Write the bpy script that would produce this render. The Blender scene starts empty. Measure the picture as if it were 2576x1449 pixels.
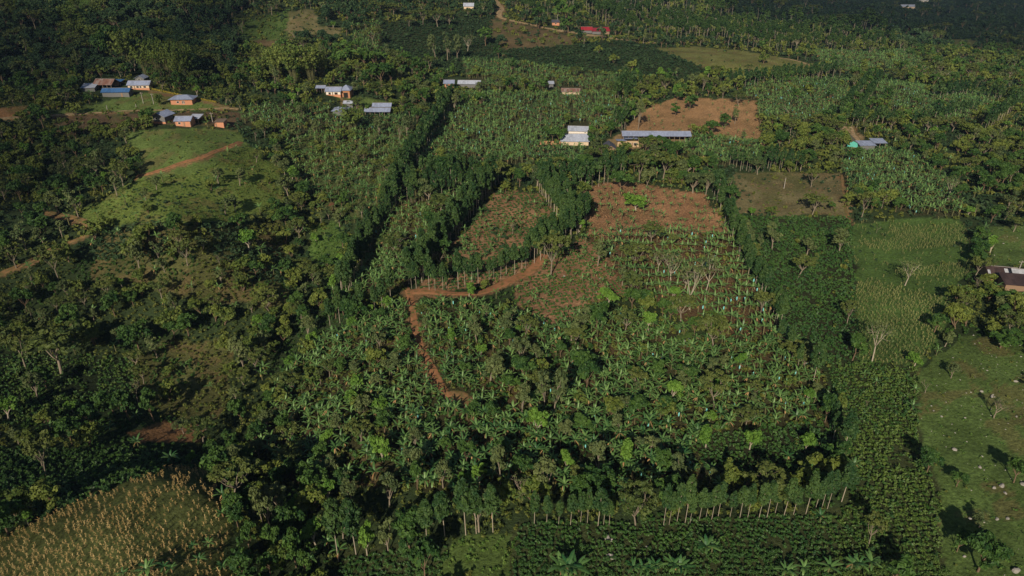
import bpy, math, random
import numpy as np
from mathutils import Vector
rng = np.random.default_rng(11)
random.seed(11)
C = bpy.context.scene.collection
PI = math.pi
# ------------------------------------------------------------------ camera model (pixels of a 2576 x 1449 picture)
F_PX, CU, CV, CAMH, PITCH = 1740.0, 1288.0, 724.5, 101.0, math.radians(28)
SN, CS = math.sin(PITCH), math.cos(PITCH)
SUN_AZ, SUN_EL = math.radians(16), math.radians(29)      # light travels forward and to the right

def project(x, y, z):
    dz = z - CAMH
    zc = np.maximum(y*CS - dz*SN, 1e-3)
    return CU + F_PX*x/zc, CV - F_PX*(y*SN + dz*CS)/zc, zc
def ray(u, v):
    p, q = (u-CU)/F_PX, (v-CV)/F_PX
    return p, CS - q*SN, -SN - q*CS
# ------------------------------------------------------------------ terrain: heights known at some spots, a smooth sheet through them
CTRL = [(1288,1449,0),(1288,1100,0),(1288,724,2),(1288,500,4),(1288,300,7),(1288,150,14),(1288,60,25),(1288,0,31),
 (1000,1300,-1),(900,1000,-1),(950,720,1),(1000,500,4),(1000,300,9),(1050,120,20),
 (700,1449,-3),(640,1220,-6),(560,1400,3),(550,1260,6),(600,1020,-8),(690,850,-8),(730,650,-7),(780,480,3),(800,300,12),(800,150,25),(800,50,36),(800,0,42),
 (0,1449,8),(250,1330,11),(480,1225,9),(380,1160,-2),(150,1180,-1),(0,1200,1),(0,1000,-5),(300,950,-8),(450,850,-7),(100,870,-6),(0,790,-2),(300,700,3),(0,660,4),(220,600,6),(100,550,6),
 (450,560,12),(600,500,9),(150,450,5),(500,400,17),(250,280,20),(550,280,18),(0,280,20),(0,150,31),(300,130,30),(545,140,20),(450,110,31),(0,0,50),(300,0,47),(560,0,43),(0,60,41),(300,60,38),(250,215,22),
 
 (1700,1449,0),(1700,1000,0),(1700,700,2),(1700,450,4),(1700,300,5),(1850,140,14),(1660,115,15),(2060,170,7),(1600,40,14),(1900,50,-4),
 (2400,1449,0),(2550,1300,2),(2400,1000,1),(2550,800,3),(2300,600,1),(2550,500,4),(2300,400,2),(2500,300,3),(2300,200,0),(2550,150,-12),
 (2300,100,-22),(2550,50,-48),(2300,20,-58),(2050,15,-38),(1850,5,-12),(2576,0,-78),(3100,1000,6),(3100,300,2),(3100,50,-50)]
cp = []
for u, v, e in CTRL:
    dx, dy, dz = ray(u, v); t = (e-CAMH)/dz
    cp.append((dx*t/(dy*t), math.log(dy*t), e))
for a, y, e in [(-1.5,20,4),(-.8,20,0),(0,20,0),(.8,20,0),(1.5,20,2),(-1.5,45,6),(-.8,45,3),(-.3,45,-3),(.3,45,0),(.8,45,1),(1.5,45,3),(-1.5,70,7),(-1.5,120,6),(-1.5,200,8),(-1.4,350,30),(-1.2,6000,330),(-.6,6000,300),(0,6000,240),(.5,6000,120),(1.2,6000,60),(-1.2,2500,240),(-.5,2500,190),(0,2500,90),(.35,3200,-60),(.8,3200,-90)]:
    cp.append((a, math.log(y), e))
cp = np.array(cp)
def tps(r2): return 0.5*r2*np.log(r2+1e-12)
n = len(cp)
K = tps(((cp[:,None,:2]-cp[None,:,:2])**2).sum(2)) + np.eye(n)*0.0015
P = np.c_[np.ones(n), cp[:,:2]]
W = np.linalg.solve(np.block([[K,P],[P.T,np.zeros((3,3))]]), np.r_[cp[:,2],np.zeros(3)])

def vnoise(x, y, seed=0):
    xi, yi = np.floor(x).astype(np.int64), np.floor(y).astype(np.int64)
    fx, fy = x-xi, y-yi
    fx, fy = fx*fx*(3-2*fx), fy*fy*(3-2*fy)
    def h(a, b):
        k = (a*374761393 + b*668265263 + seed*974711) & 0x7fffffff
        k = ((k ^ (k >> 13))*1274126177) & 0x7fffffff
        return ((k ^ (k >> 16)) & 0xffff)/65535.0
    return (h(xi,yi)*(1-fx)+h(xi+1,yi)*fx)*(1-fy) + (h(xi,yi+1)*(1-fx)+h(xi+1,yi+1)*fx)*fy
def fbm(x, y, seed=0):
    return (vnoise(x,y,seed) + .5*vnoise(x*2.1,y*2.1,seed+1) + .25*vnoise(x*4.3,y*4.3,seed+2))/1.75

GA = np.linspace(-1.4, 1.4, 640)
GB = np.linspace(math.log(20), math.log(6000), 760)
A2, B2 = np.meshgrid(GA, GB)
HG = np.zeros_like(A2)
for i in range(len(GB)):
    d2 = (GA[:,None]-cp[None,:,0])**2 + (GB[i]-cp[None,:,1])**2
    HG[i] = tps(d2) @ W[:n] + W[n] + W[n+1]*GA + W[n+2]*GB[i]
GY = np.exp(B2); GX = A2*GY
if __import__('os').environ.get('TDUMP'):
    for y in (25,50,75,100,130,170,220,300,400,500,700,1000,1500,2500):
        i = int(np.argmin(abs(GB-math.log(y)))); print('TD',y,[round(float(HG[i,j])) for j in range(0,640,32)])
RG = 1-np.abs(2*vnoise(GX/62+.25*fbm(GX/40,GY/40,14),GY/110,17)-1)
HG += (RG-.5)*np.clip((GY-230)/160,0,1)*np.where(A2 < 0, np.clip((-A2-.12)/.15,0,1)*9, 0) + (RG-.5)*np.clip((GY-650)/300,0,1)*10
HG += (fbm(GX/38, GY/38, 5)-.5)*np.clip(GY/90, .8, 3.2) + (fbm(GX/9, GY/9, 9)-.5)*.7

def height(x, y):
    a = np.clip(x/np.maximum(y,1), GA[0], GA[-1]-1e-6); b = np.clip(np.log(np.maximum(y,20.0)), GB[0], GB[-1]-1e-6)
    fa = (a-GA[0])/(GA[1]-GA[0]); fb = (b-GB[0])/(GB[1]-GB[0])
    ia = np.minimum(fa.astype(int), len(GA)-2); ib = np.minimum(fb.astype(int), len(GB)-2)
    fa = fa-ia; fb = fb-ib
    return (HG[ib,ia]*(1-fa)+HG[ib,ia+1]*fa)*(1-fb) + (HG[ib+1,ia]*(1-fa)+HG[ib+1,ia+1]*fa)*fb
TS = np.geomspace(40, 7000, 700)
def ground(u, v):
    """where the sight line through (u, v) meets the terrain"""
    u = np.atleast_1d(np.asarray(u, float)); v = np.atleast_1d(np.asarray(v, float))
    dx, dy, dz = ray(u, v); dy = np.maximum(dy, 1e-3)
    out = np.zeros((len(u), 3))
    for k in range(0, len(u), 2000):
        s = slice(k, k+2000)
        X = dx[s,None]*TS; Y = dy[s,None]*TS; Z = CAMH+dz[s,None]*TS
        g = Z - height(X, Y)
        hit = np.argmax(g <= 0, axis=1); hit = np.where((g <= 0).any(1), hit, len(TS)-1); hit = np.maximum(hit, 1)
        lo, hi = TS[hit-1], TS[hit]
        for _ in range(14):
            m = .5*(lo+hi)
            below = CAMH+dz[s]*m <= height(dx[s]*m, dy[s]*m)
            hi = np.where(below, m, hi); lo = np.where(below, lo, m)
        out[s] = np.c_[dx[s]*hi, dy[s]*hi, height(dx[s]*hi, dy[s]*hi)]
    return out
def g1(u, v): return ground(u, v)[0]
def scale_at(p): return F_PX/float(project(p[0], p[1], p[2])[2])          # pixels per metre
def h_for(p, vtop):
    """height (m) over p that reaches picture row vtop"""
    dx, dy, dz = ray(CU, vtop)
    return max(.5, CAMH + dz/dy*p[1] - p[2])
# ------------------------------------------------------------------ land use, read off the photograph
ZONES = [
 ('forest',[(-900,-400),(640,-400),(615,60),(590,190),(480,213),(380,190),(250,192),(0,215),(-900,230)]),
 ('bright',[(130,-60),(215,-60),(235,30),(225,100),(195,110),(165,60)]),  # yellow-green hill strip; its sunlight is put into the brighter ground colour
 ('far',[(1780,-80),(2300,-300),(4000,-300),(4000,112),(2500,112),(2200,75),(1990,62),(1850,48)]),
 ('ridge',[(1290,-60),(1780,-60),(1860,48),(1995,64),(2240,90),(2240,130),(2035,152),(1900,128),(1760,113),(1640,112),(1480,72),(1300,48)]),
 ('coffee_far',[(840,110),(960,60),(1240,40),(1250,130),(1210,200),(1080,170),(900,130)]),
 ('tilled',[(725,25),(790,22),(800,62),(862,72),(850,100),(715,96)]),
 ('weeds',[(590,62),(725,25),(715,98),(610,108)]),
 ('stripe',[(610,98),(735,96),(730,120),(630,122)]),
 ('stripe',[(1235,45),(1300,58),(1400,82),(1480,95),(1420,112),(1280,125),(1235,90)]),
 ('coffee_far',[(1250,125),(1420,112),(1560,104),(1650,112),(1700,140),(1830,180),(1700,190),(1500,182),(1300,160)]),
 ('hillock',[(1640,120),(1760,116),(1900,131),(2062,162),(2050,186),(1900,182),(1800,178),(1720,150)]),
 ('hillock',[(2370,98),(2440,97),(2500,122),(2360,122)]),
 ('banana_far',[(1160,150),(1300,160),(1500,185),(1560,195),(1560,235),(1400,225),(1180,225)]),
 ('banana_far',[(880,70),(960,60),(950,140),(900,150)]),
 ('banana_far',[(2030,135),(2300,135),(2340,185),(2080,185)]),
 ('banana',[(1055,425),(1100,300),(1150,240),(1540,235),(1560,330),(1500,330),(1420,345),(1360,345),(1400,370),(1520,385),(1430,425),(1300,412),(1250,420),(1180,400)]),
 ('banana',[(1740,345),(1850,355),(1910,360),(1910,415),(1800,420),(1690,385)]),
 ('banana',[(1880,215),(2010,203),(2140,203),(2110,290),(1990,320),(1900,300),(1870,250)]),
 ('banana',[(2200,205),(2480,240),(2510,270),(2400,320),(2200,262)]),
 ('banana',[(2110,378),(2220,375),(2300,400),(2400,470),(2420,545),(2300,542),(2210,505),(2120,490)]),
 ('banana',[(600,285),(700,262),(840,280),(930,300),(1040,300),(1040,330),(700,335),(610,310)]),
 ('slope',[(690,335),(1040,325),(1010,450),(950,540),(870,565),(800,510),(720,430)]),
 ('stubble',[(1590,300),(1640,262),(1700,243),(1900,250),(1912,345),(1850,352),(1740,332),(1570,327)]),
 ('yard',[(2118,318),(2148,318),(2190,366),(2150,372),(2112,348)]),
 ('yard',[(1515,350),(1560,335),(1740,352),(1700,372),(1560,376)]),
 ('tilled',[(1845,432),(2120,435),(2132,540),(1838,542)]),
 ('coffee_mid',[(1855,545),(2140,545),(2162,905),(2050,905),(1960,820),(1890,680)]),
 ('maize_green',[(2140,560),(2300,547),(2425,550),(2450,640),(2400,780),(2310,924),(2160,907)]),
 ('pasture',[(2310,925),(2430,840),(2700,880),(4000,900),(4000,1900),(2380,1900),(2370,1449),(2360,1250),(2310,1120)]),
 ('pasture',[(2480,565),(4000,565),(4000,668),(2500,672)]),
 ('coffee',[(2075,905),(2310,927),(2310,1120),(2360,1250),(2380,1900),(2100,1900),(2110,1300),(2150,1170),(2110,1050)]),
 ('coffee',[(1290,1350),(1320,1318),(2110,1290),(2380,1420),(2380,1900),(1290,1900)]),
 ('weeds',[(1120,1352),(1300,1345),(1290,1449),(1290,1900),(1120,1900)]),
 ('coffee',[(860,1395),(1120,1370),(1120,1900),(760,1900)]),
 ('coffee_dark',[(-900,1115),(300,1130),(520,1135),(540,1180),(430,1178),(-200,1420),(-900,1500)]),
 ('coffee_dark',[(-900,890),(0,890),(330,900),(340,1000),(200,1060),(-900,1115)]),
 ('earth',[(320,1085),(420,1058),(520,1082),(510,1118),(350,1115)]),
 ('scrub',[(400,862),(580,850),(590,980),(540,1060),(430,1050),(340,1000),(340,910)]),
 ('maize_dry',[(-900,1640),(-10,1362),(60,1330),(180,1272),(300,1222),(430,1176),(530,1180),(560,1260),(575,1340),(610,1449),(660,1900),(-900,1900)]),
 ('grove',[(870,830),(1010,770),(1190,762),(1330,800),(1480,800),(1620,790),(1740,850),(1960,835),(2035,900),(2085,1000),(2110,1110),(2040,1180),(1800,1200),(1450,1245),(1100,1230),(760,1220),(640,1120),(690,985),(760,890)]),
 ('coffee_mid',[(1760,1090),(2090,1060),(2120,1130),(2040,1195),(1760,1190)]),
 ('banana_rows',[(1480,588),(1835,585),(1875,680),(1915,760),(1985,850),(1800,845),(1730,800),(1580,740),(1530,660)]),
 ('orange',[(1478,470),(1560,452),(1780,487),(1832,585),(1480,592)]),
 ('seedlings',[(1290,705),(1370,652),(1478,592),(1530,660),(1580,740),(1480,760),(1420,815),(1345,812),(1310,765)]),
 ('seedlings',[(1250,485),(1350,480),(1400,540),(1412,572),(1330,642),(1190,682),(1105,655)]),
 ('seedlings',[(1050,700),(1200,682),(1330,645),(1350,665),(1260,705),(1180,725),(1045,735)]),
 ('banana_mid',[(880,745),(890,690),(960,560),(1060,450),(1240,440),(1225,490),(1125,600),(1035,712),(990,725)]),
 ('bright',[(772,572),(850,560),(868,640),(832,700),(782,685)]),
 ('bright',[(1660,850),(1740,840),(1740,870),(1670,868)]),
 ('lawn',[(290,248),(380,230),(430,234),(600,272),(560,275),(300,283),(130,292),(110,285)]),
 ('earth',[(-600,275),(0,272),(100,264),(110,287),(0,298),(-600,300)]),
 ('fallow',[(130,295),(300,285),(600,279),(602,322),(380,312),(150,332)]),
 ('lawn',[(300,335),(430,322),(600,327),(620,360),(480,440),(345,452),(350,390)]),
 ('brush',[(205,525),(345,452),(480,440),(620,360),(690,420),(705,520),(540,562),(420,562),(225,565)]),
 ('scrub',[(350,565),(540,562),(705,550),(725,640),(735,770),(500,765),(230,700),(240,600)]),
 ('lawn',[(840,240),(900,240),(990,262),(880,262)]),
]
ZN = ['wood'] + list(dict.fromkeys(z[0] for z in ZONES))
ZI = {k:i for i, k in enumerate(ZN)}
def inpoly(px, py, poly):
    ins = np.zeros(px.shape, bool); m = len(poly)
    for i in range(m):
        x1, y1 = poly[i]; x2, y2 = poly[(i+1) % m]
        if y1 == y2: continue
        c = ((y1 > py) != (y2 > py)) & (px < (x2-x1)*(py-y1)/(y2-y1)+x1)
        ins ^= c
    return ins
ZST, ZU0, ZV0, ZU1, ZV1 = 3, -600, -120, 3180, 1720
zu, zv = np.meshgrid(np.arange(ZU0, ZU1, ZST, float), np.arange(ZV0, ZV1, ZST, float))
ZMAP = np.zeros(zu.shape, np.int16)
for nm, poly in ZONES:
    ZMAP[inpoly(zu, zv, poly)] = ZI[nm]
def zone_uv(u, v):
    iu = np.clip(((u-ZU0)/ZST).astype(int), 0, ZMAP.shape[1]-1); iv = np.clip(((v-ZV0)/ZST).astype(int), 0, ZMAP.shape[0]-1)
    return ZMAP[iv, iu]
def zone_xy(x, y, wob=1.0):
    wx = x + (vnoise(x/7, y/7, 21)-.5)*5*wob; wy = y + (vnoise(x/7, y/7, 22)-.5)*5*wob
    u, v, _ = project(wx, wy, height(wx, wy))
    return zone_uv(u, v)
# ------------------------------------------------------------------ materials
def new_mat(name):
    m = bpy.data.materials.new(name); m.use_nodes = True
    nt = m.node_tree; b = nt.nodes['Principled BSDF']
    return m, nt, b
MAT = {}
def leafmat(name, a, b, rough=.62, spec=.25, trans=0.0):
    m, nt, p = new_mat(name)
    at = nt.nodes.new('ShaderNodeAttribute'); at.attribute_name = 'tint'
    oi = nt.nodes.new('ShaderNodeObjectInfo')
    ad = nt.nodes.new('ShaderNodeMath'); ad.operation = 'MULTIPLY_ADD'; ad.inputs[1].default_value = .55; ad.inputs[2].default_value = -.27
    nt.links.new(oi.outputs['Random'], ad.inputs[0])
    s = nt.nodes.new('ShaderNodeMath'); s.operation = 'ADD'; s.use_clamp = True
    nt.links.new(at.outputs['Fac'], s.inputs[0]); nt.links.new(ad.outputs[0], s.inputs[1])
    mx = nt.nodes.new('ShaderNodeMix'); mx.data_type = 'RGBA'
    mx.inputs[6].default_value = (*a, 1); mx.inputs[7].default_value = (*b, 1)
    nt.links.new(s.outputs[0], mx.inputs[0]); nt.links.new(mx.outputs[2], p.inputs['Base Color'])
    p.inputs['Roughness'].default_value = rough; p.inputs['Specular IOR Level'].default_value = spec
    MAT[name] = m
leafmat('windbreak_leaf', (.016,.050,.014), (.055,.100,.022))
leafmat('broad_leaf', (.016,.052,.011), (.062,.122,.020))
leafmat('shade_leaf', (.040,.068,.015), (.102,.124,.026))
leafmat('pale_leaf', (.046,.074,.026), (.120,.148,.048))
leafmat('lime_leaf', (.050,.125,.014), (.125,.230,.032))
leafmat('bamboo_leaf', (.055,.100,.018), (.150,.190,.038))
leafmat('banana_leaf', (.021,.082,.023), (.125,.222,.060), .48, .35)
leafmat('dead_leaf', (.18,.100,.045), (.36,.230,.105), .8, .1)
leafmat('coffee_leaf', (.016,.060,.014), (.058,.120,.022), .5, .35)
leafmat('far_leaf', (.012,.036,.015), (.036,.066,.024), .6, .2)  # dark coffee green, darkened further to stand in for shade far right
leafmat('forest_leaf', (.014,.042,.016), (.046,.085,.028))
leafmat('olive_leaf', (.045,.082,.013), (.140,.170,.030))
leafmat('coffee_light_leaf', (.028,.080,.014), (.095,.145,.026), .5, .35)
leafmat('scrub_leaf', (.034,.064,.012), (.130,.144,.027))
leafmat('grass_leaf', (.052,.118,.018), (.135,.200,.038))
leafmat('maize_dry_leaf', (.32,.215,.075), (.60,.445,.200), .8, .1)
leafmat('maize_green_leaf', (.120,.150,.045), (.340,.320,.120))
leafmat('straw', (.26,.135,.060), (.50,.330,.170), .85, .1)
leafmat('flower_yellow', (.30,.25,.03), (.42,.34,.05))
leafmat('rust_leaf', (.16,.065,.035), (.24,.12,.06))
def plain(name, c, rough=.8, spec=.2, var=.25, scale=3.0, metal=0.0):
    m, nt, p = new_mat(name)
    tc = nt.nodes.new('ShaderNodeTexCoord'); nz = nt.nodes.new('ShaderNodeTexNoise')
    nz.inputs['Scale'].default_value = scale; nz.inputs['Detail'].default_value = 4
    nt.links.new(tc.outputs['Object'], nz.inputs['Vector'])
    mx = nt.nodes.new('ShaderNodeMix'); mx.data_type = 'RGBA'
    mx.inputs[6].default_value = (*[x*(1-var) for x in c], 1); mx.inputs[7].default_value = (*[min(1, x*(1+var)) for x in c], 1)
    nt.links.new(nz.outputs['Fac'], mx.inputs[0]); nt.links.new(mx.outputs[2], p.inputs['Base Color'])
    p.inputs['Roughness'].default_value = rough; p.inputs['Specular IOR Level'].default_value = spec; p.inputs['Metallic'].default_value = metal
    MAT[name] = m
plain('bark_pale', (.36,.31,.235)); plain('bark_brown', (.16,.11,.07)); plain('bark_grey', (.23,.19,.14))
plain('stem', (.13,.13,.058)); plain('bag_blue', (.22,.62,.60), .35, .5, .1); plain('rock', (.30,.28,.25), .9, .2, .35, 1.2)
plain('plaster_white', (.72,.66,.58)); plain('plaster_salmon', (.52,.24,.14)); plain('plaster_cream', (.62,.48,.34)); plain('brick', (.40,.19,.10)); plain('board_grey', (.15,.15,.15))
plain('plaster_tan', (.46,.33,.20)); plain('dark_opening', (.02,.018,.016)); plain('wood_post', (.30,.24,.18)); plain('wood_board', (.26,.17,.11)); plain('concrete', (.34,.31,.28)); plain('white_frame', (.7,.68,.64)); plain('teal_cloth', (.10,.42,.36)); plain('blue_board', (.10,.20,.42))
def roofmat(name, c, c2=None, wav=9.0):
    """corrugated sheet: ribs along the slope, sheet to sheet differences, stains"""
    m, nt, p = new_mat(name)
    tc = nt.nodes.new('ShaderNodeTexCoord')
    wv = nt.nodes.new('ShaderNodeTexWave'); wv.inputs['Scale'].default_value = wav; wv.bands_direction = 'X'
    nt.links.new(tc.outputs['Object'], wv.inputs['Vector'])
    br = nt.nodes.new('ShaderNodeTexBrick'); br.inputs['Scale'].default_value = 1.0; br.inputs['Brick Width'].default_value = .9; br.inputs['Row Height'].default_value = 2.4; br.inputs['Mortar Size'].default_value = 0.0
    c2 = c2 or tuple(x*.78 for x in c)
    br.inputs['Color1'].default_value = (*c, 1); br.inputs['Color2'].default_value = (*c2, 1)
    nt.links.new(tc.outputs['Object'], br.inputs['Vector'])
    nz = nt.nodes.new('ShaderNodeTexNoise'); nz.inputs['Scale'].default_value = 1.1; nz.inputs['Detail'].default_value = 5
    nt.links.new(tc.outputs['Object'], nz.inputs['Vector'])
    mu = nt.nodes.new('ShaderNodeMix'); mu.data_type = 'RGBA'; mu.blend_type = 'MULTIPLY'; mu.inputs[0].default_value = .5
    nt.links.new(br.outputs['Color'], mu.inputs[6]); nt.links.new(nz.outputs['Fac'], mu.inputs[7])
    nt.links.new(mu.outputs[2], p.inputs['Base Color'])
    bp = nt.nodes.new('ShaderNodeBump'); bp.inputs['Distance'].default_value = .03; bp.inputs['Strength'].default_value = .6
    nt.links.new(wv.outputs['Fac'], bp.inputs['Height']); nt.links.new(bp.outputs[0], p.inputs['Normal'])
    p.inputs['Roughness'].default_value = .5; p.inputs['Metallic'].default_value = .0
    MAT[name] = m
roofmat('roof_grey', (.38,.44,.62)); roofmat('roof_pale', (.56,.61,.74)); roofmat('roof_blue', (.06,.17,.40)); roofmat('roof_rust', (.24,.11,.075), (.36,.28,.25)); roofmat('roof_red', (.40,.03,.042)); roofmat('roof_dark', (.10,.10,.13)); roofmat('roof_olive', (.20,.18,.11)); roofmat('roof_brown', (.22,.16,.11)); roofmat('roof_patch', (.060,.036,.032), (.10,.062,.055)); roofmat('roof_white', (.66,.68,.74))
# ------------------------------------------------------------------ mesh helpers (quads only)
def make_mesh(name, V, F, mats, mi=None, tint=None, smooth=False):
    me = bpy.data.meshes.new(name)
    V = np.asarray(V, np.float32); F = np.asarray(F, np.int32)
    me.vertices.add(len(V)); me.vertices.foreach_set('co', V.ravel())
    me.loops.add(F.size); me.loops.foreach_set('vertex_index', F.ravel())
    me.polygons.add(len(F)); me.polygons.foreach_set('loop_start', np.arange(0, F.size, 4, dtype=np.int32))
    try: me.polygons.foreach_set('loop_total', np.full(len(F), 4, np.int32))
    except Exception: pass
    for k in mats: me.materials.append(MAT[k] if isinstance(k, str) else k)
    if mi is not None: me.polygons.foreach_set('material_index', np.asarray(mi, np.int32))
    me.polygons.foreach_set('use_smooth', np.full(len(F), smooth, bool))
    if tint is not None:
        a = me.attributes.new('tint', 'FLOAT', 'FACE'); a.data.foreach_set('value', np.asarray(tint, np.float32))
    me.update(calc_edges=True)
    return me
class Q:
    """collects quads"""
    def __init__(s): s.V, s.F, s.T, s.n = [], [], [], 0
    def add(s, V, F, T=None):
        V = np.asarray(V, float); F = np.asarray(F, int)
        s.V.append(V); s.F.append(F+s.n); s.T.append(np.full(len(F), .5) if T is None else np.broadcast_to(T, (len(F),))); s.n += len(V)
        return s
    def get(s): return np.concatenate(s.V), np.concatenate(s.F), np.concatenate(s.T)
    def box(s, x0, x1, y0, y1, z0, z1):
        v = [(x,y,z) for z in (z0,z1) for y in (y0,y1) for x in (x0,x1)]
        return s.add(v, [(0,2,3,1),(4,5,7,6),(0,1,5,4),(2,6,7,3),(0,4,6,2),(1,3,7,5)])
    def slab(s, a, b, c, d, th):
        """a thick sheet on four corners (top side), thickness downward along its normal"""
        a, b, c, d = map(np.array, (a,b,c,d)); nn = np.cross(b-a, d-a); nn = nn/np.linalg.norm(nn)*th
        v = [a,b,c,d,a-nn,b-nn,c-nn,d-nn]
        return s.add(v, [(0,1,2,3),(7,6,5,4),(0,4,5,1),(1,5,6,2),(2,6,7,3),(3,7,4,0)])
    def tube(s, pts, rad, k=5, T=.5):
        pts = np.asarray(pts, float); ang = np.arange(k)/k*2*PI; rings = []
        for i in range(len(pts)):
            t = pts[min(i+1,len(pts)-1)]-pts[max(i-1,0)]; t = t/np.linalg.norm(t)
            u = np.cross(t, (0,1,0) if abs(t[1]) < .8 else (1,0,0)); u /= np.linalg.norm(u); w = np.cross(t, u)
            rings.append(pts[i]+rad[i]*(np.cos(ang)[:,None]*u+np.sin(ang)[:,None]*w))
        F = [(i*k+j, i*k+(j+1)%k, (i+1)*k+(j+1)%k, (i+1)*k+j) for i in range(len(pts)-1) for j in range(k)]
        return s.add(np.concatenate(rings), F, T)
def cards(P, N, size, r, T, asp=.62):
    """one leaf-spray quad per point, facing roughly along N"""
    m = len(P); N = N + r.normal(0, .45, (m,3)); N /= np.linalg.norm(N,axis=1)[:,None]+1e-9
    U = np.cross(N, r.normal(0,1,(m,3))); U /= np.linalg.norm(U,axis=1)[:,None]+1e-9
    Wv = np.cross(N, U); sz = size*r.uniform(.6,1.35,m)[:,None]
    a, b = U*sz, Wv*sz*asp
    dr = N*sz*.22
    V = np.stack([P-a-dr, P-b, P+a-dr, P+b], 1).reshape(-1,3)
    return V, np.arange(4*m).reshape(m,4), T
def clump_crown(centres, rad, per, size, r, flat=.75, tj=.18, up=.35):
    """leaf sprays in clumps: each clump has its own lightness"""
    q = Q()
    for c, rr in zip(centres, rad):
        d = r.normal(0,1,(per,3)); d /= np.linalg.norm(d,axis=1)[:,None]
        d[:,2] = np.where(d[:,2] < -.5, -d[:,2], d[:,2])
        P = c + d*rr*np.array([1,1,flat])*r.uniform(.45,1.08,(per,1))
        Nn = d + np.array([0,0,up])
        q.add(*cards(P, Nn, size, r, np.clip(r.normal(.5,tj)+r.normal(0,.12,per),0,1)))
    return q
# ------------------------------------------------------------------ plants: every builder gives {part: (V, F, tint, material)}
def limb(q, a, b, r0, r1, r, bend=.12, k=5, segs=4):
    a, b = np.array(a,float), np.array(b,float); L = np.linalg.norm(b-a); t = np.linspace(0,1,segs)
    off = r.normal(0,bend*L*.5,3)
    pts = a+(b-a)*t[:,None]+off*np.sin(t*PI)[:,None]
    q.tube(pts, r0+(r1-r0)*t, k); return pts
def p_windbreak(seed, n=34, per=34, size=.40):
    r = np.random.default_rng(seed); H = 11.0; tr = Q()
    lean = r.normal(0,.15,2)
    pts = [(0,0,-.6),(lean[0]*.3,lean[1]*.3,3),(lean[0]*.7,lean[1]*.7,6.5),(lean[0],lean[1],10.2)]
    tr.tube(pts,[.115,.095,.075,.03],6)
    z0 = r.uniform(5.2,6.1); cs, rs = [], []
    wmax = r.uniform(1.5,1.9)
    for i in range(n):
        t = (i+.5)/n; z = z0+(H-z0)*t
        prof = wmax*(math.sin(PI*(t*.86+.10)**.8)**.75)
        a = i*2.4+r.uniform(-.4,.4); d = prof*r.uniform(.45,1.0)
        cs.append((lean[0]*z/10+math.cos(a)*d, lean[1]*z/10+math.sin(a)*d, z+r.uniform(-.3,.3))); rs.append(r.uniform(.55,.95)*(1.05-.45*t))
        if i % 4 == 0: limb(tr,(lean[0]*z/10,lean[1]*z/10,z-.5),cs[-1],.05,.015,r,segs=3,k=4)
    cr = clump_crown(np.array(cs), rs, per, size, r, 1.0)
    return {'trunk':(*tr.get(),'bark_pale'),'crown':(*cr.get(),'windbreak_leaf')}
def p_round(seed, H=9.0, R=3.4, leaf='broad_leaf', bark='bark_brown', n=44, per=32, size=.46, base=.36, clump=1.15, squash=.8):
    r = np.random.default_rng(seed); tr = Q(); zc = H*(base+(1-base)*.5); rz = H*(1-base)*.5*.92
    lean = r.normal(0,.35,2)
    fork = H*base*r.uniform(.75,1.0)
    tr.tube([(0,0,-.6),(lean[0]*.3,lean[1]*.3,fork*.5),(lean[0]*.6,lean[1]*.6,fork)],[.26,.2,.17],6)
    lobes = [(np.array([lean[0],lean[1],zc]), R*.75)]
    for k in range(r.integers(4,7)):
        a = r.uniform(0,2*PI); lobes.append((np.array([lean[0]+math.cos(a)*R*.55, lean[1]+math.sin(a)*R*.55, zc+r.uniform(-.55,.6)*rz]), R*r.uniform(.42,.6)))
    cs, rs = [], []
    for i in range(n):
        c, lr = lobes[r.integers(len(lobes))]; d = r.normal(0,1,3); d /= np.linalg.norm(d)
        if d[2] < -.55: d[2] *= -1
        p = c + d*lr*np.array([1,1,squash])*r.uniform(.7,1.02)
        cs.append(p); rs.append(clump*r.uniform(.55,1.05))
    for c, lr in lobes[1:]: limb(tr,(lean[0]*.6,lean[1]*.6,fork-.1),c,.13,.04,r)
    cr = clump_crown(np.array(cs), rs, per, size, r)
    return {'trunk':(*tr.get(),bark),'crown':(*cr.get(),leaf)}
def p_umbrella(seed, leaf='shade_leaf', bark='bark_grey', n=46, per=20, size=.42, R=4.6, H=9.0):
    r = np.random.default_rng(seed); tr = Q(); f = H*r.uniform(.26,.38); ln = r.normal(0,.45,2)
    tr.tube([(0,0,-.6),(ln[0]*.5,ln[1]*.5,f*.5),(ln[0],ln[1],f)],[.27,.21,.18],6)
    cs, rs = [], []; m = r.integers(5,8)
    for k in range(m):
        a = k*2*PI/m+r.uniform(-.4,.4); d = R*r.uniform(.45,.8)
        e = np.array([ln[0]+math.cos(a)*d, ln[1]+math.sin(a)*d, H*r.uniform(.76,.92)])
        pts = limb(tr,(ln[0],ln[1],f-.1),e,.12,.04,r,.2)
        for j in range(n//m):
            o = r.normal(0,1,3)*np.array([R*.27,R*.27,.42]); c = e+o
            rr = math.hypot(c[0]-ln[0],c[1]-ln[1]); c[2] = min(c[2],H)-.09*max(0,rr-R*.4)**1.4
            cs.append(c); rs.append(r.uniform(.6,1.15))
            if j < 3: limb(tr,pts[2],c,.045,.015,r,.2,4,3)
    cr = clump_crown(np.array(cs), rs, per, size, r, .42, .2, .9)
    return {'trunk':(*tr.get(),bark),'crown':(*cr.get(),leaf)}
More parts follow.
